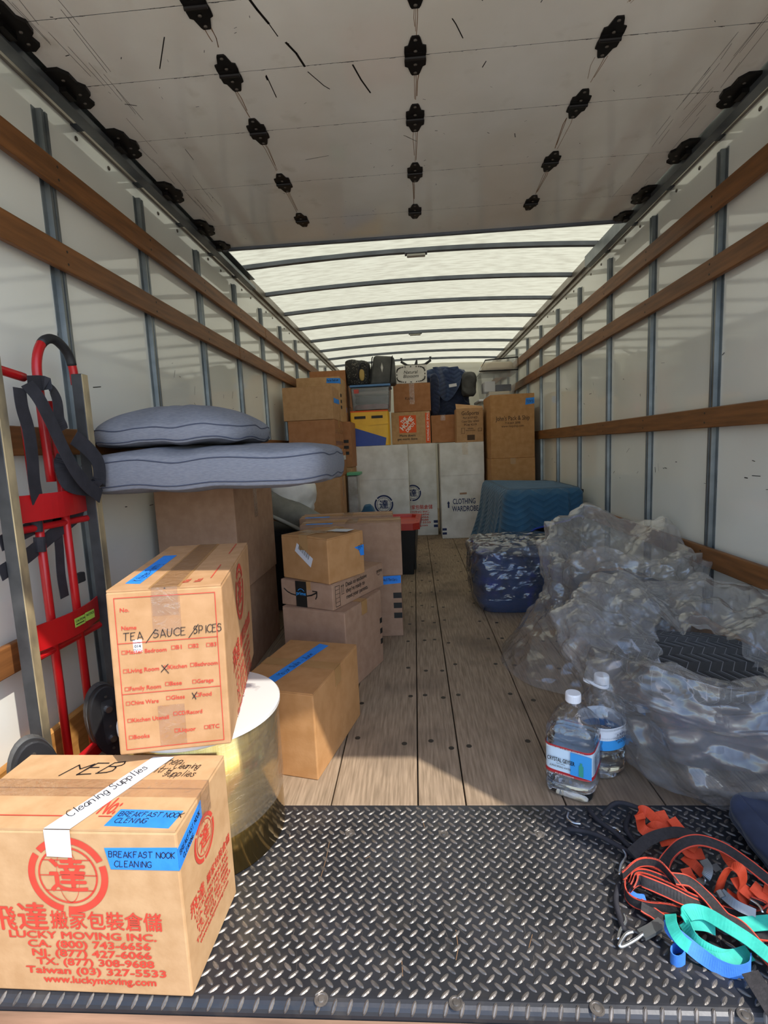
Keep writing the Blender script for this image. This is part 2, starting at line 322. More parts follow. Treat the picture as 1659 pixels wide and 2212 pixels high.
# flat print: text, strokes and shapes in a 2-D sheet laid on a face
class P2:
    def __init__(s): s.v = []; s.f = []; s.cut = []; s.k = 0
    def new(s): s.cut.append((len(s.v), len(s.f))); return s
    def poly(s, pts): n = len(s.v); s.v += [(p[0], p[1], s.k*1.5e-5) for p in pts]; s.f.append(tuple(range(n, n+len(pts)))); return s
    def rect(s, x0, y0, x1, y1): return s.poly([(x0, y0), (x1, y0), (x1, y1), (x0, y1)])
    def frame(s, x0, y0, x1, y1, t):
        s.rect(x0, y0, x1, y0+t); s.rect(x0, y1-t, x1, y1); s.rect(x0, y0+t, x0+t, y1-t); s.rect(x1-t, y0+t, x1, y1-t); return s
    def arc(s, cx, cy, r0, r1, a0, a1, n=24, sx=1.0):
        for i in range(n):
            a = a0+(a1-a0)*i/n; b_ = a0+(a1-a0)*(i+1)/n
            s.poly([(cx+sx*r0*math.cos(a), cy+r0*math.sin(a)), (cx+sx*r1*math.cos(a), cy+r1*math.sin(a)), (cx+sx*r1*math.cos(b_), cy+r1*math.sin(b_)), (cx+sx*r0*math.cos(b_), cy+r0*math.sin(b_))])
        return s
    def stroke(s, pts, wd):
        pts = [Vector(p) for p in pts]
        for a, b_ in zip(pts[:-1], pts[1:]):
            d = b_-a
            if d.length < 1e-6: continue
            d = d.normalized(); n = Vector((-d.y, d.x))*wd/2; e = d*wd*.35
            s.poly([a-e-n, b_+e-n, b_+e+n, a-e+n])
        return s
    def text(s, body, x, y, size, align='L', sx=1.0, bold=0.0, rot=0.0, shear=0.0, space=1.0, width=None):
        cu = bpy.data.curves.new('t', 'FONT'); cu.body = body; cu.size = 1; cu.fill_mode = 'FRONT'; cu.shear = shear; cu.space_character = space; cu.resolution_u = 3
        o = bpy.data.objects.new('t', cu); COL.objects.link(o); dg = bpy.context.evaluated_depsgraph_get(); me = bpy.data.meshes.new_from_object(o.evaluated_get(dg))
        vs = [(v.co.x, v.co.y) for v in me.vertices]; fs = [tuple(p.vertices) for p in me.polygons]
        bpy.data.objects.remove(o); bpy.data.curves.remove(cu); bpy.data.meshes.remove(me)
        if not vs: return s
        xa = min(v[0] for v in vs); xb = max(v[0] for v in vs); wd = (xb-xa)
        if width: sx = width/(wd*size)
        off = {'L': -xa, 'C': -(xa+xb)/2, 'R': -xb}[align]; c, q = math.cos(rot), math.sin(rot); n = len(s.v)
        sh = [(0, 0)] if not bold else [(-bold, 0), (bold, 0), (0, bold*.7), (0, -bold*.7)]
        for hx, hy in sh:
            n = len(s.v); s.k = s.k % 24+1
            for vx, vy in vs:
                a = (vx+hx+off)*size*sx; b_ = (vy+hy)*size; s.v.append((x+a*c-b_*q, y+a*q+b_*c, s.k*1.5e-5))
            s.f += [tuple(i+n for i in f) for f in fs]
        return s
    def hand(s, body, x, y, size, wd, rot=0.0, slant=.12, sp=1.0, jit=.04):
        cx_ = 0; c, q = math.cos(rot), math.sin(rot); rng = random.Random(len(body)*13+int(size*1e4))
        for ch in body:
            g = GLYPH.get(ch)
            if g:
                dy = rng.uniform(-jit, jit)*4
                for pl in g.split():
                    pts = []
                    for i in range(0, len(pl)-1, 2):
                        gx = int(pl[i])+rng.uniform(-jit, jit)*5; gy = int(pl[i+1])-2+dy+rng.uniform(-jit, jit)*5
                        gx += gy*slant; a = (cx_+gx)*size/7*sp; b_ = gy*size/7
                        pts.append((x+a*c-b_*q, y+a*q+b_*c))
                    s.k = s.k % 24+1; s.stroke(pts, wd)
            cx_ += 3.6 if ch in " il'/I" else (5.4 if ch.islower() else 6.2)
        return s
    def lay(s, name, parent, fr, mat, e=.0012):
        o, U, V, Nn = fr; cuts = [(0, 0)]+s.cut+[(len(s.v), len(s.f))]
        for (v0, f0), (v1, f1) in zip(cuts[:-1], cuts[1:]):
            if f1 == f0: continue
            me = bpy.data.meshes.new(name); me.from_pydata([tuple(o+U*a+V*b_+Nn*(e+z)) for a, b_, z in s.v[v0:v1]], [], [tuple(i-v0 for i in f) for f in s.f[f0:f1]]); me.materials.append(MATS[mat])
            ob = bpy.data.objects.new(name, me); COL.objects.link(ob); ob.parent = parent
        return ob
GLYPH = {'A': '022952 1444', 'B': '02093948473606 3645433202', 'C': '5849290704224253', 'D': '02092947442202', 'E': '42020949 0636', 'F': '020949 0636', 'G': '58492907042242535535', 'H': '0209 5259 0656',
         'I': '2229', 'J': '3933221203', 'K': '0209 4906 0642', 'L': '090242', 'M': '0209365962', 'N': '02095259', 'O': '290704223254573929', 'P': '02093948463505', 'R': '02093948463505 2552', 'S': '4839190716364543221203',
         'T': '0959 2922', 'U': '090412324449', 'X': '0942 0249', 'Y': '092549 2522', '/': '0049', '-': '0444', 'a': '46260403123244 4642', 'b': '0902 0516364543321203', 'c': '4526160403123243', 'd': '46260403123244 4942', 'e': '0444453626150403123243',
         'f': '39282022 0646', 'g': '46260403123244 4641301001', 'h': '0902 0516364542', 'i': '2622 2728', 'l': '2922', 'm': '0602 0516262522 2536464542', 'n': '0602 0516364542', 'o': '260403123244463626', 'p': '0600 0516364543321203', 'r': '0602 051636',
         's': '453616153443321203', 't': '29233243 0646', 'u': '060312324446 4642', 'y': '06041334 4641301001', 'j': '36312010', '.': '2223'}
def face(w_, d, h, side):
    return {'front': (Vector((-w_/2, 0, 0)), Vector((1, 0, 0)), Vector((0, 0, 1)), Vector((0, -1, 0))),
            'right': (Vector((w_/2, 0, 0)), Vector((0, 1, 0)), Vector((0, 0, 1)), Vector((1, 0, 0))),
            'left': (Vector((-w_/2, d, 0)), Vector((0, -1, 0)), Vector((0, 0, 1)), Vector((-1, 0, 0))),
            'top': (Vector((-w_/2, 0, h)), Vector((1, 0, 0)), Vector((0, 1, 0)), Vector((0, 0, 1)))}[side]
def slab(name, parent, fr, pts, mat, t=.0008, e=.0002):
    """thin flat piece (tape, label) on a face"""
    o, U, V, Nn = fr; return MB().prism(pts, o, U, V, Nn, e, e+t).build(name, mat, parent, recalc=True)
def rectpts(x0, y0, x1, y1): return [(x0, y0), (x1, y0), (x1, y1), (x0, y1)]
def carton(name, label, loc, yaw, w_, d, h, mat='kraft', seam='x', tape='brown_tape', tilt=(0, 0), group=None, lift=0.0, cat='box'):
    """closed carton: body, two top flaps and the tape over their seam; origin at the middle of the front bottom edge"""
    R = Matrix.Rotation(yaw, 4, 'Z') @ Matrix.Rotation(tilt[0], 4, 'X') @ Matrix.Rotation(tilt[1], 4, 'Y')
    r = empty(name, loc); r.rotation_euler = R.to_euler(); tag(r, label, cat, group)
    t = .004; b_ = .0015
    MB().box(-w_/2, w_/2, 0, d, 0, h-t).build('carton_body', mat, r, bevel=min(.004, h*.03), segs=2)
    g = .0018
    if seam == 'x':
        MB().hexa([(-w_/2+b_, b_, h-t), (w_/2-b_, b_, h-t), (w_/2-b_, d/2-g, h-t), (-w_/2+b_, d/2-g, h-t)], [(-w_/2+b_, b_, h), (w_/2-b_, b_, h), (w_/2-b_, d/2-g, h+lift), (-w_/2+b_, d/2-g, h+lift)]).build('flap', mat, r)
        MB().hexa([(-w_/2+b_, d/2+g, h-t), (w_/2-b_, d/2+g, h-t), (w_/2-b_, d-b_, h-t), (-w_/2+b_, d-b_, h-t)], [(-w_/2+b_, d/2+g, h+lift), (w_/2-b_, d/2+g, h+lift), (w_/2-b_, d-b_, h), (-w_/2+b_, d-b_, h)]).build('flap', mat, r)
    else:
        MB().hexa([(-w_/2+b_, b_, h-t), (-g, b_, h-t), (-g, d-b_, h-t), (-w_/2+b_, d-b_, h-t)], [(-w_/2+b_, b_, h), (-g, b_, h+lift), (-g, d-b_, h+lift), (-w_/2+b_, d-b_, h)]).build('flap', mat, r)
        MB().hexa([(g, b_, h-t), (w_/2-b_, b_, h-t), (w_/2-b_, d-b_, h-t), (g, d-b_, h-t)], [(g, b_, h+lift), (w_/2-b_, b_, h), (w_/2-b_, d-b_, h), (g, d-b_, h+lift)]).build('flap', mat, r)
    if tape:
        q = .026; dn = min(.06, h*.3); mb = MB(); e0 = .0006; e1 = .0014
        if seam == 'x':
            mb.box(-w_/2-e1, w_/2+e1, d/2-q, d/2+q, h+lift+e0, h+lift+e1); mb.box(w_/2+e0, w_/2+e1, d/2-q, d/2+q, h-dn, h+lift+e1); mb.box(-w_/2-e1, -w_/2-e0, d/2-q, d/2+q, h-dn, h+lift+e1)
        else:
            mb.box(-q, q, -e1, d+e1, h+lift+e0, h+lift+e1); mb.box(-q, q, -e1, -e0, h-dn, h+lift+e1); mb.box(-q, q, d+e0, d+e1, h-dn, h+lift+e1)
        mb.build('tape', tape, r)
    return r

# ================================================================== the truck body
XL, XR, YR, YF, ZT = -1.17, 1.29, 0.433, 8.3, 2.27
MB().box(-30, 30, -30, 40, -.90, -.86).build('ground', 'asphalt', kind='structure', label='pale asphalt ground outside the truck')
def struct(o): o['kind'] = 'structure'; return o
# walls with studs, wooden rub rails and kick boards
RAILS = [(1.94, .085), (1.677, .085), (1.07, .085), (.47, .085)]
STUD_L = [.54+.588*k for k in range(14)]; STUD_R = [.51+.592*k for k in range(14)]
def stud_mesh(sgn):
    prof = [(-.034, 0), (-.034, .003), (-.017, .003), (-.015, .020), (-.004, .020), (-.003, .015), (.003, .015), (.004, .020), (.015, .020), (.017, .003), (.034, .003), (.034, 0)]
    return MB().prism(prof, (0, 0, 0), (0, 1, 0), (sgn, 0, 0), (0, 0, 1), 0, 2.13).mesh('stud', 'galvanised', recalc=True)
def rivet_mesh(name, r=.006, h=.004, mat='bright_steel', ax=(0, 0, 1)):
    a = Vector(ax); return MB().cyl((0, 0, 0), a*h*.5, r, r, 10).cyl(a*h*.5, a*h, r, r*.55, 10).mesh(name, mat, recalc=True)
for side, X, s, studs, joints in (('left', XL, 1, STUD_L, (4.05, 3.4, 5.1, 4.4)), ('right', XR, -1, STUD_R, (4.2, 5.3, 3.57, 4.5))):
    x0, x1 = (X-.03, X) if s > 0 else (X, X+.03)
    wl = struct(MB().box(x0, x1, YR, YF, -.05, 2.20).build('wall_'+side, 'wall_panel', recentre=False)); wl['label'] = 'glossy white inner wall of the truck on the '+side
    sm = stud_mesh(s); rv = rivet_mesh('rivet', .008, .005, 'screw_steel', (s, 0, 0))
    for y in studs:
        inst('stud', sm, wl, (X, y, 0))
        for z in (1.17, .86, 2.105): inst('rivet', rv, wl, (X+s*.003, y+.024, z))
    k = 0
    y = studs[0]+.19
    while y < 5.5:                                   # screws along the top flange of the wall
        if k % 3 != 2: inst('screw', rv, wl, (X, y, 2.155))
        k += 1; y += .196
    for (zc, hh), jy in zip(RAILS, joints):
        for a, b_ in ((YR+.06, jy-.002), (jy+.002, YF-.01)):
            xa, xb = X+s*.0205, X+s*.043
            r = MB().box(min(xa, xb), max(xa, xb), a, b_, zc-hh/2, zc+hh/2).build('rub_rail', 'rail_wood', wl, bevel=.004, segs=2)
            sc = MB()
            for yy in studs:
                if a < yy < b_:
                    for dz in (-.02, .02): sc.cyl((X+s*.043, yy, zc+dz), (X+s*.0438, yy, zc+dz), .0045, .0045, 6)
            if sc.v: tag(sc.build('rail_screws', 'screw_dark', r), kind='stuff')
    xa, xb = X+s*.0205, X+s*.045
    MB().box(min(xa, xb), max(xa, xb), YR+.06, 4.0, 0, .195).build('kick_board', 'kick_wood', wl, bevel=.004)
    MB().box(min(xa, xb), max(xa, xb), 4.004, YF-.01, 0, .195).build('kick_board', 'kick_wood', wl, bevel=.004)
    # door track: steel channel hung off the wall, ends at the open door's edge
    xa, xb = sorted((X+s*.075, X+s*.115)); t = MB()
    t.box(xa, xb, .5, 3.62, 2.135, 2.139); t.box(xa, xa+.004, .5, 3.62, 2.139, 2.20); t.box(xb-.004, xb, .5, 3.62, 2.139, 2.155); t.box(xa, xb, .5, 3.62, 2.20, 2.204)
    t.build('door_track', 'galvanised', wl)
    bk = MB()
    for yy in np.arange(.7, 3.6, .4):
        xw, xq = sorted((X, X+s*.076)); bk.box(xw, xq, yy-.02, yy+.02, 2.185, 2.189)
    tag(bk.build('track_brackets', 'galvanised_dark', wl), kind='stuff')
    xa, xb = sorted((X-s*.03, X+s*.032)); t = MB().box(xa, xb, YR, YF, 2.222, 2.275); xc, xd = sorted((X-s*.03, X+s*.012)); t.box(xc, xd, YR, YF, 2.19, 2.222)
    t.build('top_rail', 'top_rail', wl)
    # scuffs from cargo
    P = P2(); rng = random.Random(3+s)
    for i in range(46):
        y = rng.uniform(1.4, 5.0); z = rng.choice([rng.uniform(.75, 1.6), rng.uniform(1.2, 1.45), rng.uniform(.78, .9)]); a = rng.choice([0, 0, .3, 1.3, -.5])+rng.uniform(-.2, .2); l = rng.uniform(.006, .05)
        P.stroke([(y, z), (y+l*math.cos(a), z+l*math.sin(a))], rng.uniform(.0012, .004))
    P.lay('scuff_marks', wl, (Vector((X, 0, 0)), Vector((0, 1, 0)), Vector((0, 0, 1)), Vector((s, 0, 0))), 'ink_black')['kind'] = 'stuff'
wf = struct(MB().box(XL-.03, XR+.03, YF, YF+.04, -.05, ZT+.06).build('wall_front', 'wall_panel', recentre=False))
# roof sheet with bows
def roofz(x): return ZT + .006 + .042*(1-((x-.06)/1.25)**2)
ce = struct(MB().grid(lambda u, v: (XL-.03+u*(XR-XL+.06), YR+v*(YF-YR), roofz(XL-.03+u*(XR-XL+.06))), 25, 3).build('ceiling', 'roof_sheet', recentre=False)); ce['label'] = 'translucent white roof sheet glowing with daylight'
bow = MB()
n = 24
for i in range(n+1):
    x = XL+.02+(XR-XL-.04)*i/n; z = roofz(x)-.0015; bow.v += [(x, -.018, z-.026), (x, .018, z-.026), (x, .018, z), (x, -.018, z)]
for i in range(n):
    for k in range(4): bow.f.append((i*4+k, i*4+(k+1) % 4, i*4+4+(k+1) % 4, i*4+4+k))
bow.f += [(3, 2, 1, 0), (n*4, n*4+1, n*4+2, n*4+3)]
bme = bow.mesh('roof_bow', 'bow_steel', recalc=True)
BOWS = [3.58+.6*k for k in range(-5, 8)]
for y in BOWS: inst('roof_bow', bme, ce, (0, y, 0))
for i, (y, lb) in enumerate(((3.58, 'small grey dome lamp under the roof bow nearest the open door'), (5.98, 'small grey dome lamp under a far roof bow above the stacked boxes'))):
    t = empty('dome_lamp', (.06, y, roofz(.06)-.028)); tag(t, lb, 'lamp', 'dome lamps under the roof bows')
    MB().box(-.075, .075, -.028, .028, -.010, 0).build('housing', 'bow_steel', t, bevel=.003)
    MB().box(-.062, .062, -.021, .021, -.026, -.010).build('lens', 'lamp_lens', t, bevel=.006, segs=2)
# rear frame, bumper
struct(MB().box(XL-.08, XR+.08, YR, YR+.07, 2.15, 2.34).build('trim_1', 'truck_paint', label='steel header over the rear opening', recentre=False))
struct(MB().box(XL-.08, -1.13, YR, YR+.10, -.1, 2.15).build('trim_2', 'truck_paint', label='steel rear post on the left', recentre=False))
struct(MB().box(1.226, XR+.08, YR, YR+.10, -.1, 2.15).build('trim_3', 'truck_paint', label='steel rear post on the right', recentre=False))
bp = struct(MB().box(-1.12, 1.22, .20, .7885, -.085, -.022).build('trim_4', 'bumper_wood', label='worn brown wooden step board along the rear edge', recentre=False))
# wooden floor: planks with screws
fl = struct(MB().box(XL-.03, XR+.03, YR, YF, -.10, -.03).build('floor', 'floor_gap', recentre=False)); fl['label'] = 'worn grey brown plank floor of the truck'
EDG = [XL+.001, -1.055, -.80, -.535, -.275, -.027, .108, .383, .65, .915, 1.17, XR-.001]
for a, b_ in zip(EDG[:-1], EDG[1:]):
    MB().box(a+.002, b_-.002, 1.318, YF-.005, -.03, 0).build('plank', 'floor_wood', fl, bevel=.0015)
sme = MB().cyl((0, 0, 0), (0, 0, .0008), .0095, .0095, 10).mesh('screw', 'screw_dark')
rng = random.Random(5)
for k in range(15):
    y = 1.62+.30*k
    for a, b_ in zip(EDG[3:-3], EDG[4:-2]):
        w_ = b_-a
        for q in ((.28, .78) if w_ < .2 else (.14, .86)):
            inst('screw', sme, fl, (a+w_*q+rng.uniform(-.01, .01), y+rng.uniform(-.04, .04), .0002))
# diamond tread plate
PY0, PY1 = .812, 1.314
pl = MB(); xs = (-1.124, 1.222)
prof = [(PY1, -.03), (PY1, .001), (PY0, .001)] + [(PY0-.022*math.sin(a), -.021+.022*math.cos(a)) for a in np.linspace(.2, PI/2, 6)] + [(PY0-.022, -.03), (PY0-.018, -.032)]
pl.prism(prof, (xs[0], 0, 0), (0, 1, 0), (0, 0, 1), (1, 0, 0), 0, xs[1]-xs[0])
pt = struct(pl.build('floor_plate', 'plate_steel', recalc=True, recentre=False, label='black steel diamond tread plate at the rear edge of the floor'))
def lug(rot):
    n = 10; vs = []; fs = []
    for i in range(n):
        t = 2*PI*i/n; x = .0118*math.cos(t); y = .0043*math.sin(t)*abs(math.sin(t))**.15
        vs.append((x, y, 0))
    for i in range(n):
        t = 2*PI*i/n; vs.append((.0092*math.cos(t), .0016*math.sin(t), .0022))
    fs = [(i, (i+1) % n, n+(i+1) % n, n+i) for i in range(n)]+[tuple(range(n, 2*n))]
    c, s = math.cos(rot), math.sin(rot)
    return [(x*c-y*s, x*s+y*c, z) for x, y, z in vs], fs
LUG = [lug(math.radians(42)), lug(math.radians(-42))]
LM = [MB().add(*L_).mesh('tread_lug', 'lug_steel') for L_ in LUG]
spots = []
row = 0; y = PY0+.006
while y < PY1-.008:
    x = xs[0]+.012+(.0145 if row % 2 else 0)
    while x < xs[1]-.01: spots.append((x, y, row % 2)); x += .029
    y += .0146; row += 1
vis = [p for p in spots if -.42 < p[0] < .62]; vis.sort(key=lambda p: p[0]**2*.6+p[1]**2)
near = set(vis[:292]); rest = MB()
for p in spots:
    if p in near: inst('tread_lug', LM[p[2]], pt, (p[0], p[1], .001))
    else: rest.add([(a+p[0], b_+p[1], c+.001) for a, b_, c in LUG[p[2]][0]], LUG[p[2]][1])
x = xs[0]+.012
while x < xs[1]-.01:                    # the row that wraps over the rounded edge
    rl = Matrix.Translation((x, PY0-.0150, -.0052)) @ Matrix.Rotation(math.radians(47), 4, 'X') @ Matrix.Rotation(-.35, 4, 'Z')
    rest.add([tuple(rl @ Vector(q)) for q in lug(PI/2)[0]], LUG[0][1]); x += .029
tag(rest.build('tread_lugs', 'lug_steel', pt), kind='stuff')
bme2 = MB().lathe([(.013, 0), (.013, .001), (.010, .0012), (.009, .0002), (.006, .0002), (.005, .0022), (0, .0024)], 16).mesh('bolt', 'lug_steel')
for q in ((756, 1800), (958, 1802), (1165, 1803), (694, 2160), (985, 2168), (1610, 2195), (1290, 2180)):
    p = onz(*q, 0); inst('bolt', bme2, pt, (p.x, p.y, .001))
P = P2(); rng = random.Random(21)
for i in range(150):
    x = rng.uniform(-.5, .75); y = rng.uniform(PY0+.02, PY1-.02); a = rng.gauss(1.5, .5); l = rng.uniform(.008, .05); P.stroke([(x, y), (x+l*.5*math.cos(a), y+l*.5*math.sin(a)), (x+l*math.cos(a+.1), y+l*math.sin(a+.1))], rng.uniform(.0004, .001))
P.lay('scratches', pt, (Vector((0, 0, .001)), Vector((1, 0, 0)), Vector((0, 1, 0)), Vector((0, 0, 1))), 'lug_steel', .0003)['kind'] = 'stuff'
P = P2()
for q in (((712, 1818), (706, 1850), (698, 1880), (690, 1905)), ((912, 1770), (918, 1790)), ((985, 2010), (990, 2050), (985, 2075)), ((868, 2075), (870, 2110)), ((625, 1800), (628, 1815)), ((1150, 2020), (1142, 2050)), ((790, 1855), (800, 1850))):
    P.stroke([(onz(*w).x, onz(*w).y) for w in q], .0013)
MATS['rust_stain'] = pm('rust_stain', '#7d5f42', .9)
P.lay('rust_stains', pt, (Vector((0, 0, .001)), Vector((1, 0, 0)), Vector((0, 1, 0)), Vector((0, 0, 1))), 'rust_stain', .0004)['kind'] = 'stuff'
# roll-up door pushed up under the roof
ZD = 2.165
door = struct(empty('door_1')); door['label'] = 'off-white roll-up door sections pushed up under the roof'
SEAM = [.50, .80, 1.12, 1.438, 1.682, 1.972, 2.332, 2.693, 2.968]
XD0, XD1 = -1.043, 1.163; XC = (XD0+XD1)/2
for a, b_ in zip(SEAM[:-1], SEAM[1:]):
    MB().box(XD0, XD1, a+.0012, b_-.0012, ZD, ZD+.02).build('door_panel', 'door_skin', door)
for y in SEAM[1:-1]: MB().box(XD0, XD1, y-.02, y+.02, ZD+.0202, ZD+.024).box(XD0, XD1, y-.0011, y+.0011, ZD+.0006, ZD+.0203).build('seam_light_stop', 'rubber', door)  # added strips: block roof light leaking through the seams and darken the gaps
MB().box(XD0, XD1, 2.969, 2.992, ZD-.012, ZD+.022).build('bottom_bar', 'bow_steel', door, bevel=.002)
HP = [(-.010, -.092), (.010, -.092), (.014, -.084), (.022, -.05), (.032, -.046), (.033, -.02), (.031, 0), (.033, .02), (.032, .044), (.023, .05), (.014, .084), (.010, .092), (-.010, .092), (-.014, .084), (-.023, .05), (-.032, .044), (-.033, .02), (-.031, 0), (-.033, -.02), (-.032, -.046), (-.022, -.05), (-.014, -.084)]
hm = MB().prism(HP, (0, 0, 0), (1, 0, 0), (0, 1, 0), (0, 0, -1), 0, .004).cyl((-.031, 0, -.006), (.031, 0, -.006), .007, .007, 10).box(-.03, .03, -.022, .022, -.0065, -.004).mesh('hinge', 'hinge_black', recalc=True)
rvt = rivet_mesh('rivet', .0055, .003, 'screw_steel', (0, 0, -1))
for y in SEAM[3:-1]:
    for x in (-.523, .047, .617):
        h = inst('hinge', hm, door, (x, y, ZD), scale=(1, .82, 1))
        for dy in (-.078, -.032, .032, .078): inst('rivet', rvt, h, (0, dy, -.004 if abs(dy) > .05 else -.0064))
BP = [(-.02, -.11), (.03, -.11), (.05, -.08), (.05, -.03), (.065, -.01), (.06, .03), (.04, .05), (.045, .085), (.02, .105), (-.01, .1), (-.02, .06)]
for sx, xe in ((1, XD0), (-1, XD1)):
    bm_ = MB().prism([(sx*a, b_) for a, b_ in BP], (0, 0, 0), (1, 0, 0), (0, 1, 0), (0, 0, -1), 0, .010).box(*sorted((-sx*.025, sx*.012)), -.03, .03, -.024, 0).mesh('roller_bracket', 'hinge_black', recalc=True)
    rm_ = MB().cyl((0, 0, 0), (-sx*.02, 0, 0), .016, .016, 14).mesh('roller', 'screw_steel')
    for y in SEAM[3:-1]+[2.93]:
        h = inst('roller_bracket', bm_, door, (xe, y, ZD), scale=(1, .8 if y < 2.9 else .62, 1))
        inst('roller', rm_, h, (-sx*.018, -.02, -.012))
        for q in ((.02, -.06), (.03, .02), (.02, .07)): inst('rivet', rvt, h, (sx*q[0], q[1], -.010))
P = P2(); fr = (Vector((0, 0, ZD)), Vector((1, 0, 0)), Vector((0, 1, 0)), Vector((0, 0, -1)))
def dpts(*px): return [(onz(a, b_, ZD).x, onz(a, b_, ZD).y) for a, b_ in px]
for pts, wd in ((((540, 0), (555, 20), (580, 50)), .007), (((580, 50), (600, 78)), .003), (((618, 92), (640, 115), (658, 143)), .007), (((665, 155), (700, 185), (712, 192)), .003), (((762, 140), (780, 172), (800, 200)), .005), (((575, 162), (597, 210)), .003), (((575, 165), (578, 172)), .006),
                ((565, 75), (553, 82)) and (((355, 80), (345, 148)), .003), (((270, 225), (295, 228)), .003), (((977, 40), (985, 52), (1000, 82)), .003), (((1042, 145), (1050, 132)), .003), (((872, 292), (900, 305)), .002), (((400, 322), (418, 345)), .002), (((1112, 288), (1113, 296)), .003), (((660, 345), (710, 336)), .002), (((1290, 520), (1292, 522)), .002)):
    P.stroke(dpts(*pts), wd)
rng = random.Random(11)
for i in range(90):
    x = rng.uniform(-.95, 1.05); y = rng.uniform(1.2, 2.9); l = rng.uniform(.002, .012); a = rng.uniform(0, 6.3); P.stroke([(x, y), (x+l*math.cos(a), y+l*math.sin(a))], rng.uniform(.0008, .0025))
for y in SEAM[3:-1]:
    for i in range(60):
        x = rng.uniform(-1, 1.1); P.stroke([(x, y+rng.uniform(-.002, .002)), (x+rng.uniform(.005, .02), y+rng.uniform(-.002, .002))], .0012)
for x in (-.93, 1.05):
    for i in range(26):
        xx = x+rng.uniform(-.07, .07); yy = rng.uniform(1.2, 2.6); P.stroke([(xx, yy), (xx+rng.uniform(-.01, .01), yy+rng.uniform(.05, .22))], .0011)
P.lay('scuff_marks', door, fr, 'hinge_black', .0004)['kind'] = 'stuff'
P = P2()
for x in (-.523, .047, .617):
    for y, g in zip(SEAM[3:-2], SEAM[4:-1]):
        for i in range(3):
            xx = x+rng.uniform(-.012, .012)*(2 if x > .5 else 1); P.stroke([(xx, y+.075), (xx+rng.uniform(-.004, .004), y+.11), (xx*.5+x*.5, g-rng.uniform(.075, .14))], rng.uniform(.0012, .003))
P.lay('rust_streaks', door, fr, 'rust_stain', .0003)['kind'] = 'stuff'

# ================================================================== cartons
BIGCJK = '飛達'; CJK = '搬家包裝倉儲'
def emblem(P, cx, cy, R):
    for k in range(3):
        a = math.radians(20+120*k); P.arc(cx, cy, R*.83, R, a+.07, a+math.radians(120)-.07, 18)
    P.arc(cx, cy, R*.70, R*.745, 0, 2*PI, 40)
    for q in (.38,): P.arc(cx, cy, R*.70, R*.725, 0, 2*PI, 36, sx=q)
    for yy in (-.40, 0, .40):
        hw = R*math.sqrt(max(0, .72**2-yy**2)); P.rect(cx-hw, cy+yy*R-.011*R, cx+hw, cy+yy*R+.011*R)
    P.text('達', cx, cy-R*.36, R*.98, 'C', bold=.022); return P
def mover_print(P, cx, top, W, full=True):
    """the mover's block of print, W wide, top at the Chinese line"""
    P.text(BIGCJK, cx-W*.5, top-W*.165, W*.165, 'L', bold=.02); P.text(CJK, cx+W*.5, top-W*.15, W*.115, 'R', bold=.02, width=W*.62)
    for i, (t, wd) in enumerate((('LUCKY MOVING INC.', .86), ('CA. (800) 743-6656', .82), ('NJ. (877) 427-6066', .80), ('TX. (877) 308-9688', .78), ('Taiwan (03) 327-5533', .88), ('www.luckymoving.com', .74))):
        P.text(t, cx-.0*W, top-W*(.245+.068*i), W*.066, 'C', bold=.025, width=W*wd)
    return P
# --- the big mover's box, nearest the camera
W1, D1, H1 = .456, .226, .339
b1 = carton('moving_box', 'large brown mover\'s box in front with red logo and blue tapes reading breakfast nook', (-.677, .803, .0035), -.015, W1, D1, H1, 'kraft_pale', 'x', 'clear_tape')
ff, fr_, ft = face(W1, D1, H1, 'front'), face(W1, D1, H1, 'right'), face(W1, D1, H1, 'top')
P = P2(); emblem(P, .243, .248, .077); P.lay('printed_emblem', b1, ff, 'ink_red')
P = P2(); 
P.text('飛', .102, .136, .056, 'C', bold=.022); P.text('達', .162, .138, .062, 'C', bold=.022); P.text(CJK, .412, .141, .040, 'R', bold=.02, width=.215)
for i, (t, xa, xb) in enumerate((('LUCKY MOVING INC.', .125, .412), ('CA. (800) 743-6656', .160, .399), ('NJ. (877) 427-6066', .166, .399), ('TX. (877) 308-9688', .172, .402), ('Taiwan (03) 327-5533', .149, .423), ('www.luckymoving.com', .181, .402))):
    P.text(t, (xa+xb)/2-.014, .117-.0188*i, .0205, 'C', bold=.036, width=xb-xa)
P.lay('printed_lettering', b1, ff, 'ink_red')
P = P2(); P.rect(0, .032, .262, .0345); P.new(); P.rect(.290, .032, .316, .0345); P.new(); P.text('No:', .281, .040, .062, 'L', bold=.03, shear=.25, width=.036); P.lay('printed_lettering', b1, ft, 'ink_red', .0012)
P = P2(); emblem(P, .10, .245, .045); P.new(); mover_print(P, .115, .175, .19); P.lay('printed_lettering', b1, fr_, 'ink_red')
slab('blue_tape', b1, ft, [(.316, .010), (.440, .006), (.447, .050), (.322, .052)], 'blue_tape')
P = P2(); P.hand('BREAKFAST NOOK', .327, .034, .0115, .0013, rot=-.02, sp=.92); P.hand('CLENiNG', .330, .017, .0115, .0013, rot=.0, sp=.92); P.lay('handwriting', b1, ft, 'marker', .0016)
slab('blue_tape', b1, ff, [(.327, .262), (.456, .262), (.456, .307), (.319, .304)], 'blue_tape')
P = P2(); P.hand('BREAKFAST NOOK', .326, .287, .0115, .0013, sp=.92); P.hand('CLEANiNG', .335, .268, .0115, .0013, sp=.92); P.lay('handwriting', b1, ff, 'marker', .0016)
slab('blue_tape', b1, fr_, [(0, .262), (.098, .288), (.098, .326), (0, .304)], 'blue_tape')
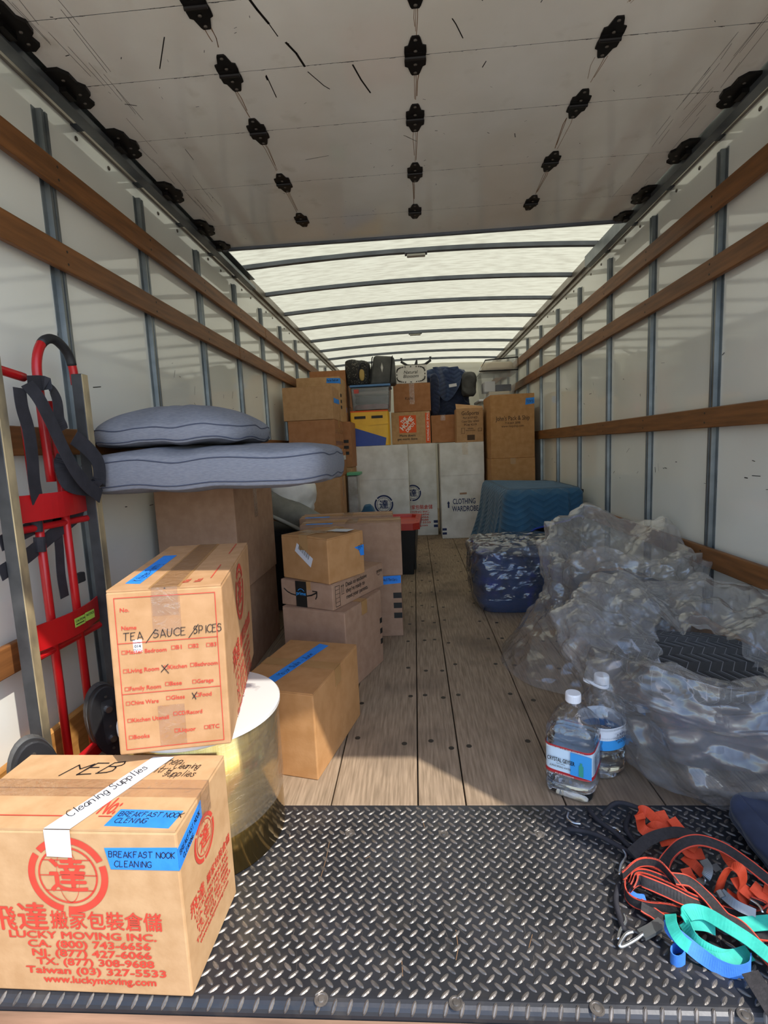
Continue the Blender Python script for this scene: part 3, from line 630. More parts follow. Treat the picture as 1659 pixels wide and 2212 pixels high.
P = P2(); P.hand('BREAKFAST NOOK', .006, .287, .010, .0012, rot=.2, sp=.72); P.hand('CLEANiNG', .016, .272, .009, .0012, rot=.22, sp=.72); P.lay('handwriting', b1, fr_, 'marker', .0016)
slab('white_tape', b1, ft, [(.208, -.0005), (.258, -.0005), (.345, .215), (.298, .215)], 'white_tape', .0008, .0016)
slab('white_tape', b1, ff, [(.208, .287), (.256, .285), (.258, .3395), (.208, .3395)], 'white_tape', .0008, .0016)
P = P2(); P.hand('Cleaning Supplies', .238, .028, .022, .0014, rot=1.12, sp=.62); P.lay('handwriting', b1, ft, 'marker', .0030)
P = P2(); P.hand('MEB', .125, .150, .034, .0028, rot=.1, slant=.5, sp=1.3, jit=.08); P.lay('handwriting', b1, ft, 'marker', .0015)
P = P2(); P.hand('Kitchen', .295, .190, .024, .0014, sp=.62, slant=.4); P.hand('Pantry', .295, .162, .024, .0014, sp=.62, slant=.4); P.hand('Cleaning', .362, .176, .020, .0014, sp=.5, slant=.4); P.hand('Supplies', .352, .150, .020, .0014, sp=.6, slant=.4); P.lay('handwriting', b1, ft, 'marker', .0015)
# --- drum side table
dt = empty('drum_table', (-.58, 1.225, .0035)); tag(dt, 'gold drum side table with white marble top wrapped in clear stretch film', 'side table')
MB().lathe([(.186, 0), (.191, .002), (.191, .340), (.188, .342)], 64).build('drum', 'gold', dt, smooth=False)
for p in dt.children[0].data.polygons: p.use_smooth = len(p.vertices) == 4
MB().lathe([(.196, .342), (.200, .345), (.200, .354), (.197, .357), (0, .357)], 72).build('marble_top', 'marble', dt)
def filmf(u, v):
    a = u*2*PI; z = .10+.242*v+.018*math.sin(a+1)*(1-v); r = .1937+.0015*nz3((math.cos(a)*3, math.sin(a)*3, z*3), 2.2)+.0007*ridge((a*.6, z*14, 0), 1.5, 3)
    return (r*math.cos(a), r*math.sin(a), z)
MB().grid(filmf, 160, 40, closeu=True).build('stretch_film', 'stretch_film', dt, smooth=True)
# --- spice box, tilted, standing on the drum table
W2, D2, H2 = .233, .520, .365
b2 = carton('moving_box', 'brown mover\'s box marked TEA/SAUCE/SPICES with printed checklist, on the drum table', (-.5445, 1.008, .3665), .216, W2, D2, H2, 'kraft', 'y', 'clear_tape', tilt=(-.003, .022))
ff, fr_, ft = face(W2, D2, H2, 'front'), face(W2, D2, H2, 'right'), face(W2, D2, H2, 'top')
P = P2(); P.frame(.015, .012, .219, .349, .0016); P.rect(.015, .249, .219, .2506); P.rect(.015, .137, .219, .1386)
def cb(x, y, t, wd):
    P.frame(x, y, x+.0085, y+.0085, .0011); P.text(t, x+.010, y, .0128, 'L', bold=.02, width=wd)
P.text('No.', .026, .318, .0125, 'L', bold=.02); P.text('Name', .026, .279, .0125, 'L', bold=.02)
for x, y, t, wd in ((.022, .226, 'Master Bedroom', .080), (.122, .229, 'B1', .011), (.157, .229, 'B2', .011), (.194, .229, 'B3', .011), (.022, .185, 'Living Room', .062), (.104, .186, 'Kitchen', .037), (.158, .187, 'Bathroom', .047), (.022, .145, 'Family Room', .063), (.104, .149, 'Base', .024), (.160, .149, 'Garage', .034),
                (.022, .113, 'China Ware', .056), (.104, .117, 'Glass', .028), (.164, .118, 'Food', .024), (.022, .074, 'Kitchen Utensil', .074), (.116, .080, 'CD/Record', .050), (.022, .036, 'Books', .032), (.116, .041, 'Liquor', .034), (.178, .042, 'ETC', .022)): cb(x, y, t, wd)
P.lay('printed_checklist', b2, ff, 'ink_red')
P = P2(); P.hand('TEA', .028, .2555, .0165, .0015, rot=.03, sp=.95); P.hand('/', .073, .254, .022, .0015, sp=1.3); P.hand('SAUCE', .088, .257, .0165, .0015, rot=.04, sp=.95); P.hand('/', .160, .258, .022, .0015, sp=1.3); P.hand('SPICES', .170, .260, .0165, .0015, rot=.03, sp=.74)
P.new(); P.stroke([(.100, .196), (.113, .177)], .0016); P.stroke([(.113, .197), (.098, .181)], .0016); P.new(); P.stroke([(.158, .128), (.165, .113)], .0016); P.stroke([(.168, .129), (.158, .115)], .0016); P.lay('handwriting', b2, ff, 'marker', .0014)
slab('paper_sticker', b2, ff, [(.046, .228), (.064, .229), (.064, .256), (.046, .256)], 'paper')
P = P2(); P.text('Lot No.', .055, .248, .005, 'C'); P.text('014', .055, .239, .0085, 'C', bold=.02); P.text('PIECE NO.', .055, .233, .004, 'C'); P.lay('sticker_print', b2, ff, 'ink_black', .0014)
slab('tape', b2, ff, [(.085, .012), (.140, .012), (.140, .105), (.085, .105)], 'clear_tape'); slab('tape', b2, ff, [(.088, .262), (.146, .265), (.146, .35), (.088, .35)], 'clear_tape')
P = P2(); emblem(P, .27, .275, .075); P.lay('printed_emblem', b2, fr_, 'ink_red'); P = P2(); mover_print(P, .27, .188, .36); P.lay('printed_lettering', b2, fr_, 'ink_red')
P = P2(); P.rect(.200, .06, .2025, .20); P.new(); P.text('No.', .185, .03, .022, 'L', rot=PI/2, bold=.02); P.new(); P.text('No.', .160, .03, .022, 'L', rot=PI/2, bold=.02); P.new(); P.rect(.200, .34, .2025, .50); P.lay('printed_lettering', b2, ft, 'ink_red')
slab('blue_tape', b2, ft, [(.022, .055), (.055, .045), (.058, .36), (.024, .36)], 'blue_tape')
P = P2(); P.hand('Kitchen-Pantry', .050, .070, .020, .0013, rot=PI/2, sp=.8); P.lay('handwriting', b2, ft, 'marker', .0016)
slab('tape', b2, ft, [(.085, .0), (.148, .0), (.148, .52), (.085, .52)], 'brown_tape', .0004)
# --- low box with a blue tape strip
W, D, H = .275, .396, .280
b3 = carton('cardboard_box', 'low brown box on the floor behind the gold drum table with diagonal shadow', (-.465, 1.455, 0), -.228, W, D, H, 'kraft_warm', 'x', 'brown_tape')
slab('blue_tape', b3, face(W, D, H, 'top'), [(.085, .06), (.122, .05), (.175, .36), (.135, .372)], 'blue_tape', .0008, .0016)
P = P2(); P.hand('Major Subs - June', .122, .090, .021, .0014, rot=1.40, sp=.7); P.lay('handwriting', b3, face(W, D, H, 'top'), 'marker', .0030)
# --- stack in the middle
W, D, H = .307, .350, .347
b4 = carton('cardboard_box', 'large plain brown box under the flat prime box', (-.451, 2.034, 0), -.367, W, D, H, 'kraft_grey', 'x', 'brown_tape')

W, D, H = .273, .421, .112
for i in range(3): slab('black_mark', b4, face(.307, .350, .347, 'right'), rectpts(.325, .09+.05*i, .349, .115+.05*i), 'ink_black', .0003)
b5 = carton('cardboard_box', 'flat brown delivery box with black prime tape and a printed slogan', (-.479, 2.062, .3475), -.453, W, D, H, 'kraft_grey', 'y', 'brown_tape')
ff, fr_ = face(W, D, H, 'front'), face(W, D, H, 'right')
slab('prime_tape', b5, ff, [(.082, 0), (.140, 0), (.140, .112), (.082, .112)], 'ink_black', .0008, .0016); slab('prime_tape', b5, face(W, D, H, 'top'), [(.095, 0), (.138, 0), (.138, .07), (.095, .07)], 'clear_tape', .0006, .002)
P = P2(); P.text('prime', .111, .052, .022, 'C', bold=.01); P.arc(.111, .060, .018, .020, .5, 2.6, 10); P.lay('tape_print', b5, ff, 'label_blue', .003)
P = P2(); P.stroke([(.018, .072), (.035, .060), (.055, .052), (.082, .048)], .005); P.new(); P.stroke([(.140, .050), (.165, .056), (.190, .068)], .006); P.stroke([(.172, .074), (.194, .074), (.192, .052), (.186, .042)], .005); P.lay('printed_arrow', b5, ff, 'ink_black')
P = P2(); P.frame(.018, .010, .052, .098, .002); [P.rect(.018, .010+.0176*i, .052, .0115+.0176*i) for i in range(1, 5)]
for x in (.066, .078): P.new(); P.stroke([(x, .060), (x, .092)], .002); P.poly([(x-.004, .086), (x+.004, .086), (x, .096)])
P.new(); P.rect(.062, .053, .084, .055); P.new()
for i, t in enumerate(('Deals so exclusive', "they're ready to", 'meet your parents.')): P.text(t, .098, .078-.027*i, .027, 'L', bold=.014, sx=.86)
P.new(); P.text('prime', .358, .074, .027, 'L', bold=.01, sx=.8); P.arc(.376, .074, .011, .0135, -2.6, -.5, 8); P.lay('printed_slogan', b5, fr_, 'ink_black')
W, D, H = .274, .229, .189
b6 = carton('cardboard_box', 'brown box with white barcode label sitting on the flat prime box', (-.479, 2.070, .461), -.585, W, D, H, 'kraft_warm', 'y', 'brown_tape', lift=.008)
ff, fr_ = face(W, D, H, 'front'), face(W, D, H, 'right')
slab('barcode_label', b6, ff, [(.083, .125), (.172, .062), (.188, .100), (.098, .160)], 'paper')
P = P2()
for i in range(16):
    t = i/15; x = .106+.055*t; y = .135-.040*t; P.stroke([(x, y), (x+.008, y+.019)], .0012 if i % 3 else .0024)
P.lay('barcode', b6, ff, 'ink_black', .0014)
slab('blue_tape', b6, fr_, [(.165, .125), (.228, .128), (.228, .080), (.205, .082), (.195, .108)], 'blue_tape'); P = P2(); P.hand('BR', .192, .108, .018, .0016, rot=.3); P.lay('handwriting', b6, fr_, 'marker', .0014)
slab('tape', b6, face(W, D, H, 'top'), [(.07, .03), (.20, .06), (.205, .12), (.06, .10)], 'clear_tape', .0008, .010); slab('tape', b6, face(W, D, H, 'top'), [(.14, .10), (.26, .14), (.25, .20), (.13, .17)], 'white_tape', .0006, .0085)
# --- slim boxes behind them
yw = .03
def bars(root, fr, x0, x1, z0, n=3, h=.030, pitch=.055):
    for i in range(n): slab('black_mark', root, fr, rectpts(x0, z0+pitch*i, x1, z0+h+pitch*i), 'ink_black', .0003)
b7 = carton('cardboard_box', 'slim box on the floor with blue tape at its top edge and black bars', (-.345, 2.612, 0), yw, .50, .52, .335, 'kraft_grey', 'x', None)
ff = face(.50, .52, .335, 'front'); slab('blue_tape', b7, ff, [(.395, .285), (.498, .292), (.498, .334), (.395, .330)], 'blue_tape'); P = P2(); P.hand('Small Monitors', .40, .305, .016, .0014, sp=.5); P.lay('handwriting', b7, ff, 'marker', .0014)
bars(b7, ff, .455, .499, .10)
b8 = carton('cardboard_box', 'slim plain box lying on the low box with black bars, nearer of two', (-.350, 2.600, .336), yw, .53, .205, .285, 'kraft_grey', 'x', 'brown_tape')
b9 = carton('cardboard_box', 'slim plain box just in front of the red tote lid, farther of two', (-.400, 2.818, .336), yw+.02, .53, .205, .292, 'kraft_grey', 'x', 'brown_tape')
for bb, hh in ((b8, .285), (b9, .292)):
    t_ = face(.53, .205, hh, 'top'); slab('blue_tape', bb, t_, [(.03, .015), (.17, .015), (.17, .05), (.03, .05)], 'blue_tape', .0008, .0004); slab('tape', bb, t_, [(.24, 0), (.30, 0), (.30, .20), (.24, .20)], 'clear_tape', .0008, .002)
# --- tall pair by the left wall carrying the seat cushions
carton('cardboard_box', 'plain box on the floor by the left wall, lower of the pair under cushions', (-.955, 2.11, 0), 0, .33, .60, .402, 'kraft_grey', 'y', 'clear_tape')
u = carton('cardboard_box', 'tall plain tan box directly beneath the grey seat cushion', (-.947, 2.10, .4035), 0, .35, .57, .478, 'kraft_grey', 'y', None)
slab('tape', u, face(.35, .57, .478, 'right'), [(.26, .30), (.31, .30), (.31, .478), (.26, .478)], 'clear_tape')
# --- storage tote with red lid
tt = empty('storage_tote', (-.212, 3.92, 0)); tag(tt, 'black storage tote with red lid beside the slim boxes', 'tote')
tt.rotation_euler = (0, 0, -.05)
MB().hexa([(-.17, .03, 0), (.17, .03, 0), (.17, .50, 0), (-.17, .50, 0)], [(-.20, 0, .37), (.20, 0, .37), (.20, .55, .37), (-.20, .55, .37)]).box(.175, .19, .06, .12, .03, .30).build('tote_body', 'tote_black', tt, bevel=.004)
ch = .05; pr = [(-.23+ch, -.03), (.23-ch, -.03), (.23, -.03+ch), (.23, .58-ch), (.23-ch, .58), (-.23+ch, .58), (-.23, .58-ch), (-.23, -.03+ch)]
lid = MB().prism(pr, (0, 0, 0), (1, 0, 0), (0, 1, 0), (0, 0, 1), .365, .418); i8 = [(a*.80, (b_-.275)*.84+.275) for a, b_ in pr]
n0 = len(lid.v); lid.f.pop(1); top0 = list(range(8, 16)); lid.v += [(a, b_, .418) for a, b_ in i8]+[(a*.97, (b_-.275)*.97+.275, .395) for a, b_ in i8]
for i in range(8): lid.f += [(8+i, 8+(i+1) % 8, n0+(i+1) % 8, n0+i), (n0+i, n0+(i+1) % 8, n0+8+(i+1) % 8, n0+8+i)]
lid.f.append(tuple(n0+8+i for i in range(8))); lid.build('lid', 'tote_red', tt, recalc=True)
for y in (.10, .25, .40): MB().box(.198, .212, y, y+.012, .4175, .4185).build('slot', 'tote_black', tt)
# --- armchair with a white bag
ac = empty('armchair', (-.80, 3.09, 0)); tag(ac, 'grey padded armchair half hidden behind the boxes', 'armchair')
MB().box(-.30, .10, .0, .5, 0, .52).build('seat_base', 'black_cloth', ac, bevel=.03, segs=3)
pts = smoothpath([(-.30, .08, .74), (-.12, .07, .68), (.05, .05, .60), (.22, .03, .50)], 8)
MB().tube(pts, .085, 20).build('padded_arm', 'pillow_olive', ac, smooth=True)
MB().tube([p+Vector((.0, -.075, -.055)) for p in pts], .012, 8).build('piping', 'piping_light', ac, smooth=True)
def blob(cx, cy, cz, rx, ry, rz, e=.6, amp=.02, f=6, seed=0, nu=48, nv=28, flat=True):
    def fn(u_, v_):
        a = u_*2*PI; b_ = -PI/2+PI*v_
        def sp(x): return math.copysign(abs(x)**e, x)
        x = rx*sp(math.cos(b_))*sp(math.cos(a)); y = ry*sp(math.cos(b_))*sp(math.sin(a)); z = rz*sp(math.sin(b_))
        k = 1+(amp*nz3((x, y, z), f, seed)+amp*.6*ridge((x, y, z), f*1.7, seed+3))/max(rx, rz)
        return (cx+x*k, cy+y*k, max(cz+z*k, cz-rz))
    return MB().grid(fn, nu, nv, closeu=True)
blob(-.80, 3.24, .72, .14, .10, .13, .8, .03, 7, 2).build('plastic_bag', 'bag_white', label='crumpled white plastic bag lying on the grey armchair', cat='bag', smooth=True)
# --- stack by the left wall, farther back
def stackbox(lb, x0, x1, y, d, z0, z1, mat, seam='y', tape=None):
    return carton('cardboard_box', lb, ((x0+x1)/2, y, z0+.001), 0, x1-x0, d, z1-z0-.001, mat, seam, tape)
A = stackbox('wide plain brown box at the top front of the left stack', -1.08, -.66, 4.25, .38, 1.265, 1.54, 'kraft', 'y')
slab('blue_tape', A, face(.42, .38, .274, 'right'), [(.06, .14), (.37, .15), (.37, .19), (.06, .18)], 'blue_tape')
B = stackbox('scuffed brown box with tape bands, second from the top of the left stack', -1.05, -.655, 4.25, .50, 1.02, 1.264, 'kraft_red', 'x', 'brown_tape')
for z in (.03, .13): slab('tape', B, face(.395, .50, .243, 'right'), [(.03, z), (.47, z), (.47, z+.035), (.03, z+.035)], 'clear_tape')
Cc = stackbox('brown box level with the grey cushion end in the left stack', -1.05, -.64, 4.25, .50, .78, 1.019, 'kraft_red', 'x', 'brown_tape')
slab('tape', Cc, face(.41, .50, .238, 'right'), [(.03, .13), (.47, .14), (.47, .18), (.03, .17)], 'white_tape')
Dd = stackbox('tall brown box at the foot of the left stack behind the white bag', -1.05, -.635, 4.25, .34, 0, .779, 'kraft', 'y')
slab('tape', Dd, face(.415, .34, .778, 'right'), [(.15, .60), (.19, .60), (.19, .778), (.15, .778)], 'clear_tape')
A2 = stackbox('brown box with blue tape on its upper right corner in the left stack', -1.08, -.67, 4.80, .40, 1.272, 1.69, 'kraft_pale', 'y')
slab('blue_tape', A2, face(.41, .40, .417, 'front'), [(.285, .36), (.41, .352), (.41, .40), (.290, .405)], 'blue_tape'); slab('blue_tape', A2, face(.41, .40, .417, 'right'), [(0, .352), (.06, .35), (.06, .40), (0, .40)], 'blue_tape')
P = P2(); P.hand('Master Bedroom', .29, .375, .02, .002, sp=.5); P.lay('handwriting', A2, face(.41, .40, .417, 'front'), 'marker', .0014)
bars(A2, face(.41, .40, .417, 'right'), .0, .08, .12)
A3 = stackbox('orange brown box reaching highest in the left stack near the roof', -1.05, -.675, 5.30, .50, 1.46, 1.82, 'kraft_red', 'y')
F1 = stackbox('narrow brown box with three black bars beside the white wardrobe box', -1.0, -.592, 4.80, .40, .84, 1.271, 'kraft_red', 'y')
bars(F1, face(.408, .40, .43, 'front'), .335, .385, .12)
stackbox('narrow brown box standing under the one with black bars, beside the white wardrobe box', -1.0, -.60, 4.80, .40, 0, .839, 'kraft', 'y')
g1 = stackbox('brown box under the highest box of the left stack', -1.05, -.672, 5.30, .50, 1.06, 1.459, 'kraft_red', 'y'); slab('blue_tape', g1, face(.378, .5, .398, 'front'), [(.33, .33), (.37, .33), (.37, .38), (.33, .38)], 'blue_tape')
stackbox('brown box at floor level behind the left stack', -1.05, -.672, 5.30, .50, 0, 1.059, 'kraft', 'y')
MB().box(-.632, -.605, 4.615, 4.66, .50, .80).build('wrapped_panel', 'silver_wrap', label='narrow silver wrapped panel standing behind the left stack', cat='panel', bevel=.004) if False else None
MB().box(-.625, -.53, 4.62, 4.79, .0, .77).build('wrapped_panel', 'silver_wrap', label='silver film wrapped panel standing in the gap right of the left stack', cat='panel', bevel=.01, segs=2)
MB().box(-.625, -.50, 4.60, 4.795, .772, .80).build('plastic_tray', 'green_plastic', label='small green plastic tray lying on the silver wrapped panel', cat='tray', bevel=.006, segs=2)
blob(-.455, 4.70, .24, .08, .09, .24, .7, .03, 8, 9).build('folded_blanket', 'blanket_blue', label='blue folded cloth poking up behind the slim boxes', cat='blanket', smooth=True)
# --- white wardrobe boxes
def wardrobe(lb, x0, x1, y, d, h):
    r = carton('wardrobe_box', lb, ((x0+x1)/2, y, .0015), 0, x1-x0, d, h, 'white_board', 'x', None, group='white wardrobe boxes at the back')
    f = face(x1-x0, d, h, 'front'); slab('upper_sleeve', r, f, rectpts(0, h*.665, x1-x0, h), 'white_board', .003)
    return r, f
w1, f1 = wardrobe('white wardrobe box under the yellow and blue box, navy globe emblem', -.640, -.068, 5.20, .52, 1.035)
P = P2(); emblem(P, .305, .43, .098); P.lay('printed_emblem', w1, f1, 'ink_navy')
w2, f2 = wardrobe('white wardrobe box in the middle with emblem and red phone numbers', -.30, .238, 5.73, .50, 1.04)
P = P2(); emblem(P, .265, .49, .093); P.lay('printed_emblem', w2, f2, 'ink_navy')
P = P2(); mover_print(P, .25, .375, .46); P.lay('printed_lettering', w2, f2, 'ink_red')
P = P2(); P.rect(.49, .09, .537, .12); P.new(); P.rect(.49, .14, .537, .17); P.lay('printed_bars', w2, f2, 'ink_navy')
w3, f3 = wardrobe('white wardrobe box printed CLOTHING WARDROBE beside the blue blanket', .270, .735, 5.47, .48, 1.03)
P = P2(); P.text('CLOTHING', .245, .375, .082, 'C', bold=.02, width=.24); P.text('WARDROBE', .255, .295, .082, 'C', bold=.02, width=.28); P.new(); P.rect(.068, .335, .085, .385); P.poly([(.060, .383), (.093, .383), (.0765, .41)]); P.new(); P.rect(.003, .09, .05, .115); P.new(); P.rect(.003, .045, .05, .07); P.lay('printed_lettering', w3, f3, 'ink_navy')
slab('handle_slot', w3, f3, [(.20, .475), (.275, .478), (.275, .497), (.20, .495)], 'kraft_grey', .002); slab('tape', w3, f3, [(.235, .90), (.30, .90), (.30, 1.03), (.235, 1.03)], 'clear_tape', .001, .0035)
# --- second tier
def pxbox(x0, y0, x1, y1, Y):
    a = ony(x0, (y0+y1)/2, Y); b_ = ony(x1, (y0+y1)/2, Y); m_ = (x0+x1)/2; t = ony(m_, y0, Y); q = ony(m_, y1, Y); return a.x, b_.x, q.z, t.z
yb = empty('vinyl_box', (-.445, 5.215, 1.0385)); tag(yb, 'yellow and blue vinyl covered storage box on a white wardrobe box', 'box')
W, D, H = .385, .36, .355
MB().box(-W/2, W/2, 0, D, 0, H).build('box_body', 'yellow_vinyl', yb, bevel=.008, segs=2)
slab('blue_panel', yb, face(W, D, H, 'front'), [(0, 0), (W*.90, 0), (W*.93, .075), (0, .20)], 'blue_vinyl', .003); slab('top_rim', yb, face(W, D, H, 'front'), rectpts(0, H-.012, W, H), 'ink_orange', .002)
for x in (.04, .215): slab('slot', yb, face(W, D, H, 'front'), rectpts(x, .275, x+.115, .302), 'ink_black', .002)
slab('seam_fold', yb, face(W, D, H, 'front'), [(.18, .205), (W, .215), (W, .228), (.18, .222)], 'yellow_vinyl', .006)
x0, x1, z0, z1 = pxbox(846, 888, 930, 957, 5.74)
hd = carton('cardboard_box', 'brown box with orange store logo and orange side stripe on the wardrobe boxes', ((x0+x1)/2, 5.74, 1.0425), 0, x1-x0, .42, .355, 'kraft_pale', 'y', None); W = x1-x0; f = face(W, .42, .355, 'front')
slab('orange_logo', hd, f, rectpts(.085, .125, .275, .315), 'ink_orange', .0006); slab('orange_stripe', hd, f, rectpts(W-.055, .005, W-.005, .335), 'ink_orange', .0006)
P = P2()
for t_, o_, sz, wd in (('THE', .048, .045, .075), ('HOME', -.012, .075, .17), ('DEPOT', -.062, .050, .13)): P.text(t_, .18-.707*(o_), .22+.707*o_, sz, 'C', rot=PI/4, bold=.04, width=wd)
P.text('MOVING BOX SMALL', W-.018, .03, .034, 'L', rot=PI/2, bold=.01); P.lay('logo_lettering', hd, f, 'ink_white', .0014)
P = P2(); P.text('More doers', .175, .083, .037, 'C', bold=.02); P.text('get more done.', .175, .045, .037, 'C', bold=.02); P.lay('printed_lettering', hd, f, 'ink_black')
sb = stackbox('small plain reddish box between the store box and the sports box', *[pxbox(932, 900, 983, 955, 5.75)[i] for i in (0, 1)], 5.75, .30, 1.042, 1.345, 'kraft_red', 'y', 'clear_tape')
x0, x1, _, _ = pxbox(986, 884, 1044, 951, 5.49)
gs = carton('cardboard_box', 'brown sports goods box with open flap and black printed lettering', ((x0+x1)/2, 5.49, 1.0325), .0, x1-x0, .24, .355, 'kraft', 'y', None); W = x1-x0; f = face(W, .24, .355, 'front')
MB().hexa([(-W/2, .002, .355), (W/2, .002, .355), (W/2, .006, .355), (-W/2, .006, .355)], [(-W/2, .06, .41), (W/2, .06, .375), (W/2, .064, .375), (-W/2, .064, .41)]).build('open_flap', 'kraft', gs)
P = P2()
for t, z, s_, wd in (('GoSports', .285, .055, .18), ('Part # 07-KD', .245, .03, .15), ('Case Qty: #360', .208, .03, .18), ('PO# 4219', .172, .03, .13), ('GRAIN', .135, .02, .06), ('MADE IN P.RC', .115, .018, .10)): P.text(t, W*.52, z, s_, 'C', bold=.02, width=wd)
P.new(); P.frame(.05, .09, .085, .15, .003); P.new(); P.frame(.225, .11, .265, .145, .003); P.new(); P.rect(.11, .02, .19, .075); P.lay('printed_lettering', gs, f, 'ink_brown')
x0, x1, _, _ = pxbox(1060, 855, 1155, 985, 5.20)
jp = carton('cardboard_box', 'tall tan box printed John\'s Pack & Ship at the right wall', ((x0+x1)/2, 5.20, .852), 0, x1-x0, .50, .632, 'kraft_warm', 'y', None); W = x1-x0; f = face(W, .5, .632, 'front')
slab('blue_tape', jp, f, [(W-.09, .52), (W-.001, .53), (W-.001, .59), (W-.085, .585)], 'blue_tape'); P = P2(); P.hand('TOYS', W-.08, .54, .025, .003, sp=.8); P.lay('handwriting', jp, f, 'marker', .0014)
P = P2(); P.text("John's Pack & Ship", W*.5, .375, .062, 'C', bold=.012, width=.335); P.text('714.669.2898', W*.5, .338, .032, 'C', bold=.012, width=.15); P.text('www.ourstore.com'.replace('ourstore', 'rsvpship'), W*.5, .308, .032, 'C', bold=.008, width=.22); P.lay('printed_lettering', jp, f, 'ink_brown')
stackbox('plain tan box directly under the box printed John\'s Pack & Ship', max(x0-.004, .742), x1, 5.19, .50, .0, .851, 'kraft_warm', 'y', 'brown_tape')
# third tier
vt = empty('clear_tote', (-.425, 5.23, 1.395)); tag(vt, 'dark see-through tote with blue lid holding pink clothes, on the yellow box', 'tote')
MB().hexa([(-.185, .01, 0), (.185, .01, 0), (.185, .35, 0), (-.185, .35, 0)], [(-.20, 0, .235), (.20, 0, .235), (.20, .36, .235), (-.20, .36, .235)]).build('tote_body', 'tote_dark', vt, bevel=.01, segs=2)
MB().box(-.208, .208, -.008, .368, .236, .258).build('lid', 'tote_blue', vt, bevel=.004)
MB().box(-.165, -.115, -.0035, -.002, .175, .215).build('sticker', 'tote_red', vt)
def cloth(rx, ry, rz, seed): return blob(0, 0, rz, rx, ry, rz, .5, .02, 9, seed, 36, 18)
for nm, lb, mt, z, h in (('folded_clothes', 'pink folded clothes at the bottom of the dark tote', 'cloth_pink', 1.398, .035), ('folded_clothes', 'dark folded clothes in the middle of the dark tote', 'cloth_dark', 1.470, .04), ('folded_clothes', 'cream and rose folded clothes at the top of the dark tote', 'cloth_cream', 1.552, .025)):
    o = cloth(.165, .14, h, z*3).build(nm, mt, label=lb, cat='clothes', smooth=True); o.location = (-.425, 5.415, z)
x0, x1, _, _ = pxbox(850, 828, 930, 886, 5.74)
kb = carton('cardboard_box', 'reddish brown box with central tape strip above the store box', ((x0+x1)/2, 5.74, 1.3995), 0, x1-x0, .42, .305, 'kraft_red', 'y', None); W = x1-x0
slab('tape', kb, face(W, .42, .305, 'front'), rectpts(W*.43, .08, W*.57, .305), 'clear_tape'); P = P2(); P.text('Kichi', W*.42, .13, .045, 'C', bold=.01); P.lay('printed_lettering', kb, face(W, .42, .305, 'front'), 'ink_brown')
x0, x1, _, _ = pxbox(853, 790, 922, 826, 5.75); W = x1-x0
nb = carton('gift_box', 'white floral box printed Natural Blossom at the top of the stack', ((x0+x1)/2, 5.75, 1.7065), 0, W, .30, .195, 'white_board', 'y', None); f = face(W, .30, .195, 'front')
P = P2(); P.text('Natural', W*.5, .105, .05, 'C', shear=.25, bold=.005); P.text('Blossom', W*.5, .062, .05, 'C', shear=.25, bold=.005); rng = random.Random(4)
for i in range(40):
    t = i/40*2*PI; x = W/2+(W*.44)*math.copysign(abs(math.cos(t))**.5, math.cos(t)); y = .0975+.082*math.copysign(abs(math.sin(t))**.5, math.sin(t)); a = rng.uniform(0, 6.3); P.stroke([(x-.012*math.cos(a), y-.012*math.sin(a)), (x+.012*math.cos(a), y+.012*math.sin(a))], .003); P.arc(x, y, .002, .007, 0, 6.28, 6)
P.lay('printed_flowers', nb, f, 'ink_black')
# bags on the tote
mbg = empty('mesh_bag', (-.555, 5.40, 1.655)); tag(mbg, 'black speckled mesh bag with a gold patch on the dark tote', 'bag')
blob(0, 0, .13, .115, .12, .13, .45, .02, 6, 5).build('bag_body', 'bag_mesh', mbg, smooth=True)
MB().tube(smoothpath([(.0, -.115, .05), (.02, -.13, .16), (.06, -.13, .22), (.11, -.125, .18), (.11, -.115, .06)], 6), .008, 8).build('strap', 'webbing_black', mbg, smooth=True)
blob(.05, -.12, .10, .026, .010, .055, .8, .004, 9, 3, 20, 12).build('gold_patch', 'bag_gold', mbg, smooth=True)
gb = empty('duffel_bag', (-.290, 5.40, 1.655)); tag(gb, 'grey duffel bag with black piping left of the Natural Blossom box', 'bag')
MB().hexa([(-.15, -.10, 0), (.13, -.10, 0), (.13, .12, 0), (-.15, .12, 0)], [(-.09, -.08, .30), (.12, -.08, .28), (.12, .10, .28), (-.09, .10, .30)]).build('bag_body', 'bag_grey', gb, bevel=.03, segs=3, smooth=True)
for x in (-.105, .10): MB().tube([(x-.03, -.103, .02), (x, -.092, .27), (x, 0, .295)], .006, 6).build('piping', 'black_cloth', gb)
slab('logo_patch', gb, (Vector((-.02, -.096, .12)), Vector((1, 0, 0)), Vector((0, .06, 1)), Vector((0, -1, 0))), [(0, .05), (.012, 0), (.024, .05), (.012, .10)], 'silver_wrap', .003)
ks = empty('folding_stand', (.055, 5.95, 1.90)); tag(ks, 'black folding stand lying on top of the Natural Blossom box', 'stand')
ks.location.z = 1.9025
for s_ in (-1, 1):
    MB().tube([(0, 0, .015), (s_*.10, 0, .030), (s_*.17, 0, .075)], .014, 8).build('arm', 'rubber', ks); MB().cyl((s_*.165, 0, .07), (s_*.165, 0, .105), .006, .006, 8).cyl((s_*.165, 0, .105), (s_*.165, 0, .113), .013, .013, 8).build('peg', 'rubber', ks)
MB().box(-.05, .05, -.05, .05, 0, .03).cyl((0, 0, .03), (.01, 0, .085), .02, .008, 8).build('hub', 'rubber', ks)
